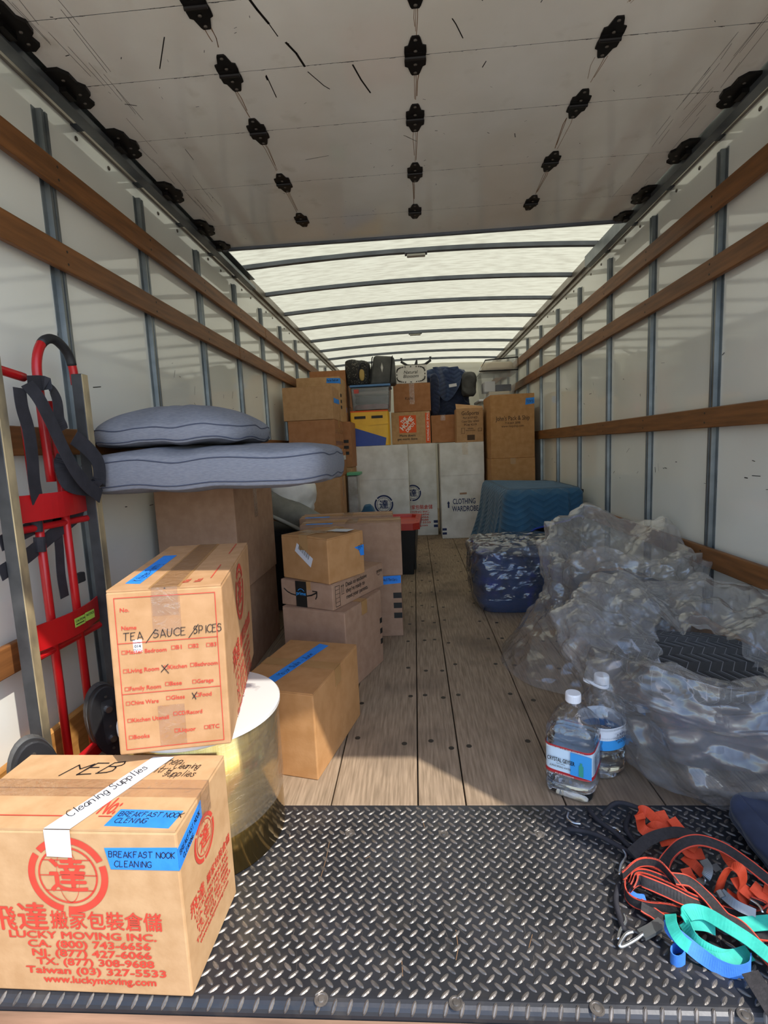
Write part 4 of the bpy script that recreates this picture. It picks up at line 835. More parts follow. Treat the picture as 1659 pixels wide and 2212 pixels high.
# totes above the sports box
sbx = stackbox('brown box behind the sports box carrying the clear totes', .745, 1.20, 5.80, .48, 0, 1.385, 'kraft', 'y')
lt = empty('clear_tote', (.965, 5.80, 1.387)); tag(lt, 'clear tote with white lid and purple latch behind the John\'s box', 'tote')
MB().hexa([(-.19, .02, 0), (.19, .02, 0), (.19, .42, 0), (-.19, .42, 0)], [(-.21, 0, .085), (.21, 0, .085), (.21, .44, .085), (-.21, .44, .085)]).build('tote_body', 'clear_tote', lt, bevel=.006)
MB().box(-.23, .23, -.015, .455, .086, .112).build('lid', 'cap_white', lt, bevel=.005); MB().box(-.06, .07, -.025, -.014, .072, .114).build('latch', 'purple_plastic', lt, bevel=.002)
ut = empty('clear_tote', (.965, 5.82, 1.5005)); tag(ut, 'clear open tote holding white papers on the white-lidded tote', 'tote')
MB().hexa([(-.165, .02, 0), (.165, .02, 0), (.165, .38, 0), (-.165, .38, 0)], [(-.20, 0, .275), (.20, 0, .275), (.20, .40, .275), (-.20, .40, .275)]).build('tote_body', 'clear_tote', ut, bevel=.008)
MB().box(-.208, .208, -.008, .408, .276, .290).build('lid', 'clear_tote', ut, bevel=.003)
for lb, mt, q in (('white paper stack at the bottom of the clear open tote', 'paper', (-.11, .14, .06, .34, .004, .05)), ('cream notebook stack in the clear open tote', 'cloth_cream', (-.10, .13, .08, .33, .052, .085)), ('navy bundle in the clear open tote', 'blanket_navy', (-.02, .15, .09, .33, .087, .16)), ('white envelope stack at the back of the clear open tote', 'paper', (-.15, -.03, .08, .33, .087, .20))):
    o = MB().box(*q).build('papers', mt, label=lb, cat='papers', bevel=.004); o.location += Vector((.965, 5.82, 1.5005))
lc = empty('linen_case', (.965, 5.80, 1.7925)); tag(lc, 'zipped clear case with cream linen on top of the clear totes', 'case')
MB().hexa([(-.21, 0, 0), (.20, 0, 0), (.20, .40, 0), (-.21, .40, 0)], [(-.15, .01, .125), (.20, .01, .14), (.20, .39, .14), (-.15, .39, .125)]).build('clear_cover', 'clear_tote', lc, bevel=.012, segs=2)
MB().tube([(-.22, -.004, .01), (.205, -.004, .006), (.205, -.004, .14), (-.15, -.004, .125)], .007, 6, closed=True).build('zip_edge', 'black_cloth', lc)
blob(0, .2, .065, .17, .18, .052, .5, .02, 9, 6, 36, 18).build('linen', 'cloth_cream', lc, smooth=True)
# navy moving blankets heaped behind the small boxes
def heap(nm, lb, mt, c, r, e, amp, f, seed, **kw):
    return blob(*c, *r, e, amp, f, seed, 72, 44).build(nm, mt, label=lb, cat='blanket', smooth=True, **kw)
heap('moving_blanket', 'navy moving blanket heap crumpled behind the small reddish box', 'blanket_navy', (.43, 6.42, 1.38), (.25, .20, .335), .55, .09, 5.5, 3)
heap('moving_blanket', 'navy moving blanket thrown over the top of the blanket heap', 'blanket_navy_light', (.40, 6.42, 1.83), (.24, .19, .105), .7, .07, 6, 8)
def flapf(u_, v_):
    x = .25+.30*u_+.03*math.sin(v_*3); z = 1.93-.40*v_*(.6+.4*math.sin(u_*PI)); y = 6.22-.10*v_-.05*math.sin(u_*PI*2+1)-.02*math.sin(u_*11); return (x, y, z)
MB().grid(flapf, 30, 20).build('moving_blanket', 'blanket_navy_light', label='loose navy blanket flap with white tag hanging in front of the heap', cat='blanket', smooth=True)
heap('moving_blanket', 'dark navy blanket lump hanging left of the heap above the reddish box', 'blanket_navy', (.262, 6.10, 1.60), (.055, .045, .24), .7, .03, 8, 12)
slab('white_tag', bpy.data.objects['moving_blanket.002'], (Vector((.02, -.02, .09))+Vector((0, -.035, .06)), Vector((1, .1, .12)), Vector((-.1, 0, 1)), Vector((0, -1, 0))), rectpts(0, 0, .09, .035), 'paper', .002)
heap('cloth_bag', 'grey cloth bag squeezed between the navy blankets and the clear tote', 'bag_grey', (.665, 6.12, 1.70), (.08, .12, .13), .5, .02, 8, 2)

# ================================================================== hand truck by the left wall
ht = empty('hand_truck', (-1.02, 1.38, 0)); tag(ht, 'red appliance hand truck with black straps standing against the left wall', 'hand truck')
YN, YFF = -.17, .165     # near and far rail, local y
for y in (YN, YFF):
    MB().box(-.020, .014, y-.015, y+.013, .02, 1.27).build('side_rail', 'rail_black', ht, bevel=.002)
    MB().box(.0142, .0175, y-.0145, y+.011, .02, 1.268).build('wear_strip', 'aluminium_worn', ht)
for z in (.885, .535):
    def bar(u_, v_, z=z): y = YN+.012+(YFF-YN-.024)*u_; return (-.018+.030*math.cos((u_-.5)*PI), y, z-.036+.072*v_)
    g = MB().grid(bar, 14, 2); n0 = len(g.v); g.v += [(a-.004, b_, c) for a, b_, c in g.v]; m_ = len(g.f); g.f += [tuple(n0+i for i in reversed(f)) for f in g.f[:m_]]
    for j in (0, 1):
        for i in range(13): g.f.append((j*14+i, j*14+i+1, n0+j*14+i+1, n0+j*14+i))
    g.build('cross_bar', 'red_paint', ht, recalc=True, smooth=False)
    MB().cyl((-.022, YN, z-.055), (-.022, YFF, z-.060), .010, .010, 10).build('cross_tube', 'red_paint', ht, smooth=False)
for y, z1 in ((-.055, 1.12), (.055, 1.18)):
    MB().cyl((-.022, y, .10), (-.022, y, z1), .0115, .0115, 14).build('inner_tube', 'red_paint', ht, smooth=True)
loop = smoothpath([(-.022, .015, .95), (-.022, .012, 1.20), (-.022, .018, 1.29), (-.022, .05, 1.345), (-.022, .10, 1.362), (-.022, .15, 1.335), (-.022, .168, 1.29), (-.022, .172, 1.24)], 6)
MB().tube(loop, .0125, 12).build('loop_handle', 'red_paint', ht, smooth=True)
MB().tube([(loop[k].x, loop[k].y, loop[k].z) for k in range(17, 36)], .0135, 12).build('handle_grip', 'rubber', ht, smooth=True)
MB().tube(smoothpath([(-.022, -.30, 1.255), (-.022, -.17, 1.248), (-.022, -.04, 1.235)], 5), .012, 12).build('top_bar', 'red_paint', ht, smooth=True)
slab('sticker', ht, (Vector((.0135, .0, .535)), Vector((0, 1, 0)), Vector((0, 0, 1)), Vector((1, 0, 0))), rectpts(-.01, -.012, .035, .014), 'sticker_green'); slab('sticker', ht, (Vector((.0135, .0, .535)), Vector((0, 1, 0)), Vector((0, 0, 1)), Vector((1, 0, 0))), rectpts(.038, -.010, .080, .016), 'sticker_green')
P = P2(); P.text('CAUTION', -.006, .002, .009, 'L', bold=.03); P.text('NOTICE', .042, .004, .010, 'L', bold=.03); P.rect(-.006, -.006, .03, -.003); P.lay('sticker_print', ht, (Vector((.0135, 0, .535)), Vector((0, 1, 0)), Vector((0, 0, 1)), Vector((1, 0, 0))), 'ink_black', .0014)
oval = [(.052*math.cos(t)*(1+.12*math.sin(t)), .118*math.sin(t)) for t in np.linspace(0, 2*PI, 29)[:-1]]
inn = [(.018*a, .072*b_) for a, b_ in ((-1, -.8), (-.8, -1), (.8, -1), (1, -.8), (1, .8), (.8, 1), (-.8, 1), (-1, .8))]
for y in (.045, -.25):
    c = Vector((.045, y, .20)); U, V, Nn = Vector((-.35, .937, 0)), Vector((.0, -.06, 1)).normalized(), Vector((.937, .35, 0)); Nn = Vector((.80, -.60, 0)); U = Vector((.60, .80, 0))
    gld = MB().prism(oval, c, U, V, Nn, -.045, .0).build('stair_glide', 'rubber', ht, bevel=.005, segs=2, recalc=True)
    MB().prism([(a*1.03, b_*1.015) for a, b_ in oval], c, U, V, Nn, -.047, -.022).build('worn_belt', 'rubber_worn', gld, recalc=True)
    MB().prism(inn, c, U, V, Nn, .0, .003).build('recess_plate', 'rail_black', gld, recalc=True)
    for v_ in (.045, -.055): MB().cyl(c+V*v_+Nn*.003, c+V*v_+Nn*.016, .012, .010, 12).build('bolt', 'bright_steel', gld)
    for v_ in (-.015, .085, -.09): MB().cyl(c+V*v_+Nn*.0005, c+V*v_+Nn*.004, .004, .004, 8).build('rivet', 'screw_steel', gld)
MB().box(-.02, .16, -.19, .18, .004, .014).build('toe_plate', 'red_paint', ht, bevel=.002)
MB().box(-.012, .012, -.19, .185, .10, .14).build('cross_bar', 'red_paint', ht, bevel=.003)
def hp(px, py, x): p = onx(px, py, x); return (p.x+1.02, p.y-1.38, p.z)
def strap(pts, xs_, wd=.05, wdir=(0, 1, .2), nm='strap'):
    q = smoothpath([hp(a, b_, x) for (a, b_), x in zip(pts, xs_)], 6); return MB().ribbon(q, wd, wdir, .002).build(nm, 'webbing_black', ht)
strap([(42, 838), (48, 880), (62, 930), (70, 990), (74, 1040), (82, 1085)], [-1.0, -1.0, -1.005, -1.005, -1.01, -1.02], .042)
strap([(58, 828), (85, 862), (112, 915), (140, 975), (165, 1020), (190, 1050), (218, 1072)], [-1.0, -.985, -.975, -.97, -.97, -.975, -.98], .044, (0, .8, .5))
strap([(60, 828), (100, 830), (122, 860), (128, 905), (135, 930)], [-1.005, -1.0, -.995, -.995, -1.0], .040, (0, .6, -.3))
strap([(160, 945), (190, 970), (212, 1000), (214, 1040), (195, 1055), (150, 1045), (135, 1010), (142, 985)], [-.99, -.985, -.98, -.985, -.99, -1.0, -1.0, -1.0], .045, (.25, .7, .6))
strap([(175, 1090), (165, 1115), (120, 1150), (60, 1200), (0, 1240)], [-1.045]*5, .04, (0, .3, .9))
strap([(0, 1175), (50, 1150), (90, 1130), (130, 1110)], [-1.05]*4, .04, (0, .3, .9))
strap([(122, 1120), (128, 1180), (132, 1240), (140, 1290)], [-1.05]*4, .035, (0, 1, 0))
for px, py in ((78, 1135), (85, 1178)): MB().cyl(hp(px, py-18, -1.042), hp(px+2, py+14, -1.042), .0145, .0145, 12).build('strap_wrap', 'webbing_black', ht)
MB().box(-.03, -.012, .06, .10, .635, .665).build('buckle', 'rubber', ht, bevel=.003)

# ================================================================== seat cushions
def cushion(nm, lb, x0, x1, y0, y1, zb, th, crown, rnd, seed, sag=0.0, ex=5.0):
    cx, cy = (x0+x1)/2, (y0+y1)/2; rx, ry = (x1-x0)/2, (y1-y0)/2; r = empty(nm, (cx, cy, zb)); tag(r, lb, 'cushion', 'grey sofa cushions on the tall box')
    def pos(a, lev):    # lev 0 bottom .. 1 top on the side band
        c, s = math.cos(a), math.sin(a); k = (abs(c)**ex+abs(s)**ex)**(-1/ex); bul = 1+.025*math.sin(lev*PI)
        wv = .004*math.sin(a*9+seed)+.006*nz3((c*3, s*3, lev), 1.3, seed)
        return Vector((rx*k*c*bul, ry*k*s*bul, 0))*(1-.0), wv
    def fn(u_, v_):
        a = u_*2*PI
        if v_ < .3: t = v_/.3; p, wv = pos(a, 0); q = t**.55; return (p.x*q, p.y*q, (1-q**6)*(-sag*0)+rnd*.6*(q**10)+wv*q+.004)
        if v_ > .7: t = (1-v_)/.3; p, wv = pos(a, 1); q = t**.55; return (p.x*q, p.y*q, th+crown*(1-q**2.2)-rnd*.6*q**10+wv*q+.004*nz3((p.x*q*4, p.y*q*4, 0), 2, seed))
        t = (v_-.3)/.4; p, wv = pos(a, t); return (p.x, p.y, rnd*.6+(th-1.2*rnd)*t+wv)
    MB().grid(fn, 128, 60, closeu=True).build('cushion_cover', 'cushion_fabric', r, smooth=True)
    for lev in (.14, .86):
        pts = []
        for i in range(128):
            p, wv = pos(i/128*2*PI, lev); pts.append((p.x*1.001, p.y*1.001, rnd*.6+(th-1.2*rnd)*lev+wv))
        MB().tube(pts, .0022, 6, closed=True).build('seam', 'seam', r, smooth=True)
    return r
cushion('seat_cushion', 'large blue grey seat cushion lying on the tall box, lower of the two', -1.118, -.300, 1.575, 2.22, .884, .142, .016, .03, 1.0, ex=7)
cushion('seat_cushion', 'puffy blue grey cushion lying on top of the large seat cushion', -1.115, -.575, 1.62, 2.16, 1.042, .080, .072, .02, 4.0, ex=3.4)

# ================================================================== desk under a quilted blanket
dk = empty('desk', (.96, 3.74, 0)); tag(dk, 'dark desk hidden under the blue quilted blanket', 'desk')
MB().box(-.29, .26, .02, 1.08, .62, .645).build('desk_top', 'desk_black', dk, bevel=.003)
for x in (-.28, .23): MB().box(x, x+.02, .03, 1.07, 0, .62).build('side_panel', 'desk_black', dk)
MB().box(-.26, .23, 1.03, 1.05, .10, .62).build('back_panel', 'desk_black', dk); MB().box(-.26, .23, .62, .64, .0, .62).build('inner_panel', 'desk_black', dk)
bk = empty('moving_blanket', (.96, 3.74, .66)); tag(bk, 'blue quilted moving blanket draped over the desk by the right wall', 'blanket')
# path round left side and front; drop gives the hem
path = [(.655, 4.90, .57), (.655, 4.55, .58), (.655, 4.2, .58), (.657, 3.9, .56), (.665, 3.78, .50), (.69, 3.735, .43), (.74, 3.725, .335), (.82, 3.725, .285), (.95, 3.725, .255), (1.08, 3.725, .225), (1.17, 3.73, .205), (1.205, 3.76, .22), (1.215, 3.9, .25), (1.215, 4.5, .25)]
sp = smoothpath(path, 9); S = [0.0]
for a, b_ in zip(sp[:-1], sp[1:]): S.append(S[-1]+math.hypot(b_.x-a.x, b_.y-a.y))
mb = MB(); mb.uv = []; nv = 22; nrm = []
for i, p in enumerate(sp):
    t = (sp[min(i+1, len(sp)-1)]-sp[max(i-1, 0)]); nrm.append(Vector((t.y, -t.x, 0)).normalized() * (1 if True else -1))
cen = Vector((.95, 4.3, 0))
for i, p in enumerate(sp):
    nn = nrm[i]; nn = nn if (Vector((p.x, p.y, 0))-cen).dot(nn) > 0 else -nn; drop = p.z
    corner = math.exp(-((S[i]-1.22)/.16)**2)
    for j in range(nv+1):
        v = j/nv; z = .66-drop*v; wav = (.016*math.sin(S[i]*21+1)+.010*math.sin(S[i]*37))*v
        out = (.012+.022*min(1, v*6)*.6+(.05+(.05 if p.x < .66 else 0))*v*v*(drop/.5)+wav+corner*.07*v)*(.35 if p.x > 1.1 else 1)
        rr = .022*(1-min(1, v*drop/.03))
        q = Vector((p.x, p.y, z))+nn*(out-rr); mb.v.append((q.x-.96, q.y-3.74, q.z-.66)); mb.uv.append((S[i], .5+drop*v))
m_ = nv+1
for i in range(len(sp)-1):
    for j in range(nv): mb.f.append((i*m_+j, (i+1)*m_+j, (i+1)*m_+j+1, i*m_+j+1))
# top sheet follows the upper rim
ci = len(mb.v); rim = [i*m_ for i in range(len(sp))]; rings = 8
ctr = Vector((-.01, .56, .006))
prev = rim
for k in range(1, rings+1):
    cur = []
    for i in rim:
        a = Vector(mb.v[i]); t = k/rings; q = a.lerp(ctr, t); q.z += .006*math.sin(t*PI)+.004*nz3((q.x, q.y, 0), 5); cur.append(len(mb.v)); mb.v.append(tuple(q)); mb.uv.append((q.x+.5, q.y))
    for i in range(len(rim)-1): mb.f.append((prev[i], cur[i], cur[i+1], prev[i+1]))
    mb.f.append((prev[-1], cur[-1], cur[0], prev[0])); prev = cur
mb.build('quilted_cloth', 'blanket_blue', bk, smooth=True)
hem = [Vector(mb.v[i*m_+nv]) for i in range(len(sp))]
MB().tube(hem, .007, 6).build('hem_binding', 'blanket_trim', bk, smooth=True)

# ================================================================== bagged blankets
def sq(a, e): c, s = math.cos(a), math.sin(a); return (abs(c)**e+abs(s)**e)**(-1/e)
def bundle(nm, lb, mt, c, rx, ry, h, e, amp, seed, cat='blanket'):
    def fn(u_, v_):
        a = u_*2*PI; k = sq(a, e)
        if v_ > .75: t = (1-v_)/.25; q = t**.6; z = h*(.93+(.07 if h > .1 else .35)*(1-q*q)); rr = q
        else: t = v_/.75; z = h*.95*t; rr = .92+.08*math.sin(t*PI)
        if v_ > .75: z -= 0
        x, y = rx*k*math.cos(a)*rr, ry*k*math.sin(a)*rr; fo = 1+amp*nz3((x, y, z), 6, seed)+amp*.5*math.sin(z*55+nz3((x, y, 0), 3, seed)*4)*(.3 if v_ > .75 else 1)
        return (c[0]+x*fo, c[1]+y*fo, c[2]+max(0, z*(1+.06*nz3((x, y, z), 5, seed+2))))
    return MB().grid(fn, 110, 56, closeu=True).build(nm, mt, label=lb, cat=cat, smooth=True)
def bag(lb, c, prof, e, amp, f, seed, rfun, nu=220, nv=150, zfun=None, shift=None, mt='bag_plastic'):
    """thin plastic bag; prof = list of (radius factor, z) from the floor up, over the rim and down inside"""
    L_ = [0.0]
    for a, b_ in zip(prof[:-1], prof[1:]): L_.append(L_[-1]+math.hypot((b_[0]-a[0])*.4, b_[1]-a[1]))
    def at(v):
        t = v*L_[-1]
        for i in range(len(L_)-1):
            if t <= L_[i+1] or i == len(L_)-2:
                q = (t-L_[i])/max(1e-6, L_[i+1]-L_[i]); q = q*q*(3-2*q)*.5+q*.5; return prof[i][0]+(prof[i+1][0]-prof[i][0])*q, prof[i][1]+(prof[i+1][1]-prof[i][1])*q
    def fn(u_, v_):
        a = u_*2*PI; rf, z = at(v_); rx, ry = rfun(a, z, v_); k = sq(a, e)
        sx_, sy_ = shift(v_) if shift else (0, 0)
        x, y = rx*k*math.cos(a)*rf, ry*k*math.sin(a)*rf
        if zfun: z = zfun(a, z, v_)
        p = (c[0]+x+sx_, c[1]+y+sy_, z); g = min(1, .25+v_*2.2)
        d = amp*(ridge(p, f, seed)*.7+ridge(p, f*2.1, seed+5)*.38+(crease(p, f*1.7, seed)-.5)*.75+nz3(p, f*5, seed)*.12)*g
        d += amp*.45*math.sin(a*17+z*14+3*nz3(p, 3, seed))*(1 if v_ < .5 else .4)*g
        dx, dy = math.cos(a), math.sin(a)
        return (min(p[0]+dx*d, 1.235), p[1]+dy*d, max(.004, z+d*(.75 if v_ > .45 else .15)))
    return MB().grid(fn, nu, nv, closeu=True).build('plastic_bag', mt, label=lb, cat='plastic bag', group='clear plastic bags of moving blankets', smooth=True)
# low bundle of blue blankets in a tight bag
bundle('blanket_bundle', 'bundle of folded blue blankets inside the low tied bag', 'bundle_blue', (.63, 3.20, .004), .285, .27, .355, 5, .03, 2)
bag('low tightly filled clear bag of blue blankets nearest the draped desk', (.63, 3.20, 0), [(.90, .004), (1.02, .06), (1.05, .22), (1.03, .355), (.92, .395), (.6, .405), (.2, .41), (.02, .412)], 5, .012, 9, 4, lambda a, z, v: (.292, .277), 180, 90, mt='bag_cling')
# tall loose bag with flared collar
bundle('blanket_bundle', 'bundle of mixed moving blankets inside the tall loose bag by the right wall', 'bundle_grey', (.95, 2.46, .004), .21, .22, .33, 3.5, .05, 5)
def rf2(a, z, v):
    sk = max(0, math.cos(a-math.radians(214))); low = max(0, 1-z/.36) if v < .5 else 0
    return (.288+.31*sk*low, .30+.29*sk*low)
def zf2(a, z, v):
    if v > .42: z += (.13*max(0, math.sin(a))+.02*math.sin(3*a+1)+.03*math.sin(5*a))*min(1, (v-.42)/.12)*(1 if v < .75 else max(0, (1-v)/.25))
    return z
bag('tall loose clear bag with flared crumpled collar, behind the open bag', (.94, 2.42, 0), [(1.0, .004), (.99, .05), (.96, .16), (.93, .29), (1.03, .33), (1.12, .37), (1.14, .43), (1.06, .49), (.92, .50), (.78, .46), (.60, .43), (.42, .42), (.15, .40), (.02, .40)], 2.5, .024, 6.5, 7, rf2, 280, 190, zf2)
# open bag in front, quilted blanket showing in its mouth
bundle('blanket_bundle', 'bundle of grey brown blankets in the lower part of the open bag', 'bundle_grey', (.95, 1.68, .03), .28, .29, .19, 3.2, .03, 9)
bundle('quilted_blanket', 'black quilted blanket with white zigzag stitching showing in the open bag mouth', 'blanket_black', (.88, 1.63, .226), .22, .21, .075, 2.6, .02, 15)
def rf3(a, z, v):
    k = max(0, math.cos(a-math.radians(190)))*max(0, min(1, (z-.2)/.12))*.09*(1 if v < .6 else max(0, (.8-v)/.2)); return (.375+k, .42+k*.5)
def zf3(a, z, v):
    if v > .40: z += (.045*math.sin(a)+.02*math.sin(3*a+1)+.012*math.sin(7*a))*min(1, (v-.40)/.15)
    return z
bag('large open clear bag with a wide folded rim beside the water jugs', (.955, 1.635, 0), [(.70, .012), (.93, .02), (1.0, .08), (1.04, .18), (1.04, .29), (1.0, .36), (.92, .40), (.82, .39), (.70, .36), (.58, .37), (.46, .35), (.36, .325), (.27, .315)], 2.5, .030, 6.0, 13, rf3, 280, 190, zf3, shift=lambda v: (-.10*max(0, v-.6)/.4, -.09*max(0, v-.6)/.4))
heap('moving_blanket', 'dark navy blanket folded flat on the tread plate right of the straps', 'blanket_navy', (.945, 1.095, .05), (.20, .17, .046), .45, .02, 8, 21)

# ================================================================== water jugs
def jug(lb, loc, yaw, hw, H, e, ribs, swirl, water):
    r = empty('water_jug', loc, (0, 0, yaw)); tag(r, lb, 'water jug')
    def rad(z):
        t = z/H
        if t < .06: return hw*(.80+.20*math.sqrt(t/.06))
        if t < .66: return hw*(1+.012*math.sin(z*ribs))*(.975 if .26*H < z < .52*H else 1)
        if t < .90: q = (t-.66)/.24; return hw*(1-q**1.7*.72)
        return hw*.24
    def shell(k, zmax, n=64, m_=60, off=0):
        def fn(u_, v_):
            a = u_*2*PI; z = zmax*v_+off; t = z/H; ee = e if t < .66 else e+(2-e)*min(1, (t-.66)/.2); a2 = a
            q = sq(a2, max(2, ee)); rr = rad(z)*k*q*(1+(.025*math.sin(8*a+z*60)*(1 if .66 < t < .9 else 0) if swirl else .010*math.sin(4*a+z*45)*(1 if .5 < t < .75 else 0)))
            return (rr*math.cos(a), rr*math.sin(a), z)
        g = MB().grid(fn, n, m_, closeu=True); g.f.append(tuple(range(n-1, -1, -1))); return g
    shell(1, H*.93).build('bottle', 'jug_plastic', r, smooth=True)
    w_ = shell(.965, water, 48, 30, .004); w_.f.append(tuple(29*48+i for i in range(48))); w_.build('water', 'water', r, smooth=True)
    MB().lathe([(.0205, H*.915), (.0215, H*.92), (.0215, H*.985), (.020, H), (0, H)], 24).build('cap', 'cap_white', r)
    def band(nm, mt, z0, z1, k=1.006, a0=0, a1=2*PI):
        def fn(u_, v_):
            a = a0+(a1-a0)*u_; z = z0+(z1-z0)*v_; rr = max(rad(z), hw*.97)*k*sq(a, e); return (rr*math.cos(a), rr*math.sin(a), z)
        return MB().grid(fn, 72, 4, closeu=(a1-a0 > 6.2)).build(nm, mt, r, smooth=True)
    return r, band
HJ = .290
j1, band = jug('square clear water jug with red and white spring water label', (.424, 1.392, .0005), math.radians(-30), .0665, HJ, 5.5, 260, False, .165)
band('label', 'label_pale', .082, .150); band('label_stripe', 'label_red', .150, .157, 1.008); band('label_stripe', 'label_red', .073, .082, 1.008)
fj = (Vector((-.0665, -.0685, 0)), Vector((1, 0, 0)), Vector((0, 0, 1)), Vector((0, -1, 0)))
MB().prism(rectpts(.075, .083, .131, .148), *fj, .0, .001).build('label_panel', 'label_blue', j1)
P = P2(); P.text('CRYSTAL GEYSER', .050, .112, .017, 'C', bold=.02, width=.074); P.text('NATURAL', .050, .105, .0055, 'C'); P.text('ALPINE SPRING WATER', .048, .095, .0075, 'C', bold=.01, width=.058)
P.lay('label_print', j1, fj, 'ink_black', .0022)
P = P2(); P.text('BOTTLED AT THE SOURCE', .062, .1515, .0052, 'C', bold=.01, width=.10); P.text('BY CG ROXANE', .060, .0755, .0048, 'C', width=.05); P.lay('label_print', j1, fj, 'ink_white', .0024)
P = P2(); P.rect(.098, .086, .110, .118); P.rect(.101, .118, .107, .126); P.lay('bottle_picture', j1, fj, 'label_green', .0024)
fj2 = (Vector((.0685, -.0665, 0)), Vector((0, 1, 0)), Vector((0, 0, 1)), Vector((1, 0, 0)))
P = P2()
for i in range(11): P.rect(.012, .088+.0053*i, .058-(i % 3)*.004, .0905+.0053*i); P.rect(.068, .088+.0053*i, .118-(i % 4)*.004, .0905+.0053*i)
P.lay('label_print', j1, fj2, 'ink_navy', .0014)
j2, band = jug('round clear water jug with blue label and white carry handle, beside the open bag', (.535, 1.482, .0005), .4, .064, .300, 2.4, 200, True, .10)
band('label', 'label_white', .125, .165); band('label', 'label_blue', .095, .1255, 1.007)
ring = smoothpath([(.022, .0, .272), (.0, .024, .272), (-.022, .012, .272), (-.055, .006, .292), (-.066, 0, .298), (-.064, -.008, .296), (-.05, -.012, .288), (-.02, -.02, .272), (.0, -.024, .271), (.021, -.006, .272)], 5)
MB().ribbon(ring, .008, (0, 0, 1), .003).build('carry_handle', 'cap_white', j2, smooth=False)
P = P2(); [P.text(t, .0, .142-.011*i, .012, 'C', bold=.02) for i, t in enumerate(('PURIFIED', 'DRINKING', 'WATER'))]
P.lay('label_print', j2, (Vector((.012, -.0655, 0)), Vector((.98, .2, 0)), Vector((0, 0, 1)), Vector((.2, -.98, 0))), 'ink_navy', .0035)

# ================================================================== tie-down straps on the tread plate
def wp(l): return [onz(a, b_, z) for a, b_, z in l]
def webbing(root, pts, mat, width=.025, wdir=(0, 0, 1), nm='webbing', edge=None, k=7, th=.0018):
    q = smoothpath(wp(pts), k); q = [p - root.location for p in q]
    wd = wdir
    if isinstance(wdir, list):
        n_ = len(q); wd = []
        for i in range(n_):
            t = i/(n_-1)*(len(wdir)-1); a = int(min(t, len(wdir)-2)); wd.append(tuple(Vector(wdir[a]).lerp(Vector(wdir[a+1]), t-a)))
    o = MB().ribbon(q, width, wd, th).build(nm, mat, root)
    if edge:
        for s_ in (-1, 1):
            qq = []
            for i, p in enumerate(q):
                t = (q[min(i+1, len(q)-1)]-q[max(i-1, 0)]).normalized(); d = Vector(wd[i] if isinstance(wd, list) else wd); d = d-t*d.dot(t); d = d.normalized() if d.length > 1e-5 else t.orthogonal().normalized(); qq.append(p+d*s_*(width/2-.0012))
            MB().ribbon(qq, .0024, wd, th+.0008).build('edge_stripe', edge, o)
    return o
UP = (0, 0, 1)
def flatw(px0, px1): a = onz(*px0); b_ = onz(*px1); return tuple((b_-a).normalized())
def strap_thing(lb, at): p = onz(*at); r = empty('tie_down_strap', (p.x, p.y, .003)); tag(r, lb, 'strap', 'tie-down straps heaped on the tread plate'); return r
# teal strap
t = strap_thing('teal webbing strap folded in loose loops at the edge of the heap', (1550, 2050))
webbing(t, [(1478, 1990, .045), (1485, 1972, .05), (1520, 1972, .05), (1570, 2000, .05), (1620, 2032, .045), (1665, 2068, .04), (1700, 2095, .03)], 'strap_teal', .026, [(0, .5, .8), (.3, .9, .4), (.4, .85, .3), (.4, .8, .3)])
webbing(t, [(1478, 1992, .04), (1500, 2030, .03), (1540, 2058, .02), (1580, 2068, .015), (1620, 2058, .015)], 'strap_teal', .024, [(.5, .3, .8), (0, .3, .9), (0, .8, .4), (0, .9, .3)])
webbing(t, [(1448, 1975, .055), (1452, 1998, .05), (1470, 2030, .04), (1505, 2055, .02), (1560, 2075, .015), (1605, 2062, .015)], 'strap_teal', .022, [(.8, 0, .5), (.6, .3, .6), (0, .5, .8), (0, .9, .3)])
webbing(t, [(1595, 1998, .03), (1630, 1995, .03), (1665, 1992, .03), (1700, 1990, .03)], 'strap_teal', .026, (0, 1, .3))
webbing(t, [(1478, 1995, .03), (1520, 1998, .035), (1545, 2008, .03)], 'strap_teal', .02, (0, .7, .6))
# blue strap
t = strap_thing('bright blue webbing strap curling along the front of the heap', (1500, 2080))
webbing(t, [(1447, 1985, .045), (1452, 2010, .04), (1485, 2040, .03), (1520, 2068, .018), (1555, 2090, .013), (1590, 2100, .013), (1618, 2092, .014), (1622, 2070, .016)], 'strap_blue', .026, [(.7, .2, .6), (.6, .5, .5), (.3, .3, .9), (0, .1, 1), (0, 0, 1)])
cl = [(1465+18*math.cos(a)*(1-.02*i), 2062+15*math.sin(a), .013) for i, a in enumerate(np.linspace(.6, .6+2*PI*1.15, 14))]
webbing(t, cl, 'strap_blue', .024, UP, k=3)
webbing(t, [(1358, 1930, .02), (1375, 1940, .02), (1395, 1942, .02)], 'strap_blue', .02, (0, 1, .2))
# black straps with red edges
t = strap_thing('black strap with red edges wound in flat oval loops ending in a snap hook', (1450, 1930))
for o_ in (0, 1, 2, 3):
    webbing(t, [(1350+o_*5, 1905+o_*6, .025+.006*o_), (1362+o_*6, 1888+o_*5, .03+.006*o_), (1395, 1882+o_*8, .033+.006*o_), (1440, 1898+o_*9, .033+.005*o_), (1490, 1925+o_*8, .03+.004*o_), (1540, 1955+o_*4, .02)], 'strap_black', .024, [(.6, .1, .8), (.3, .2, .9), (0, .5, .9), (0, .9, .5), (.1, .95, .3)] if o_ % 2 else [(.5, .1, .9), (.1, .1, 1), (0, .2, 1), (.1, .3, .9)], edge='strap_red_edge')
webbing(t, [(1350, 1905, .03), (1352, 1930, .025), (1368, 1948, .022), (1400, 1958, .022), (1440, 1962, .022), (1480, 1972, .018)], 'strap_black', .024, UP, edge='strap_red_edge')
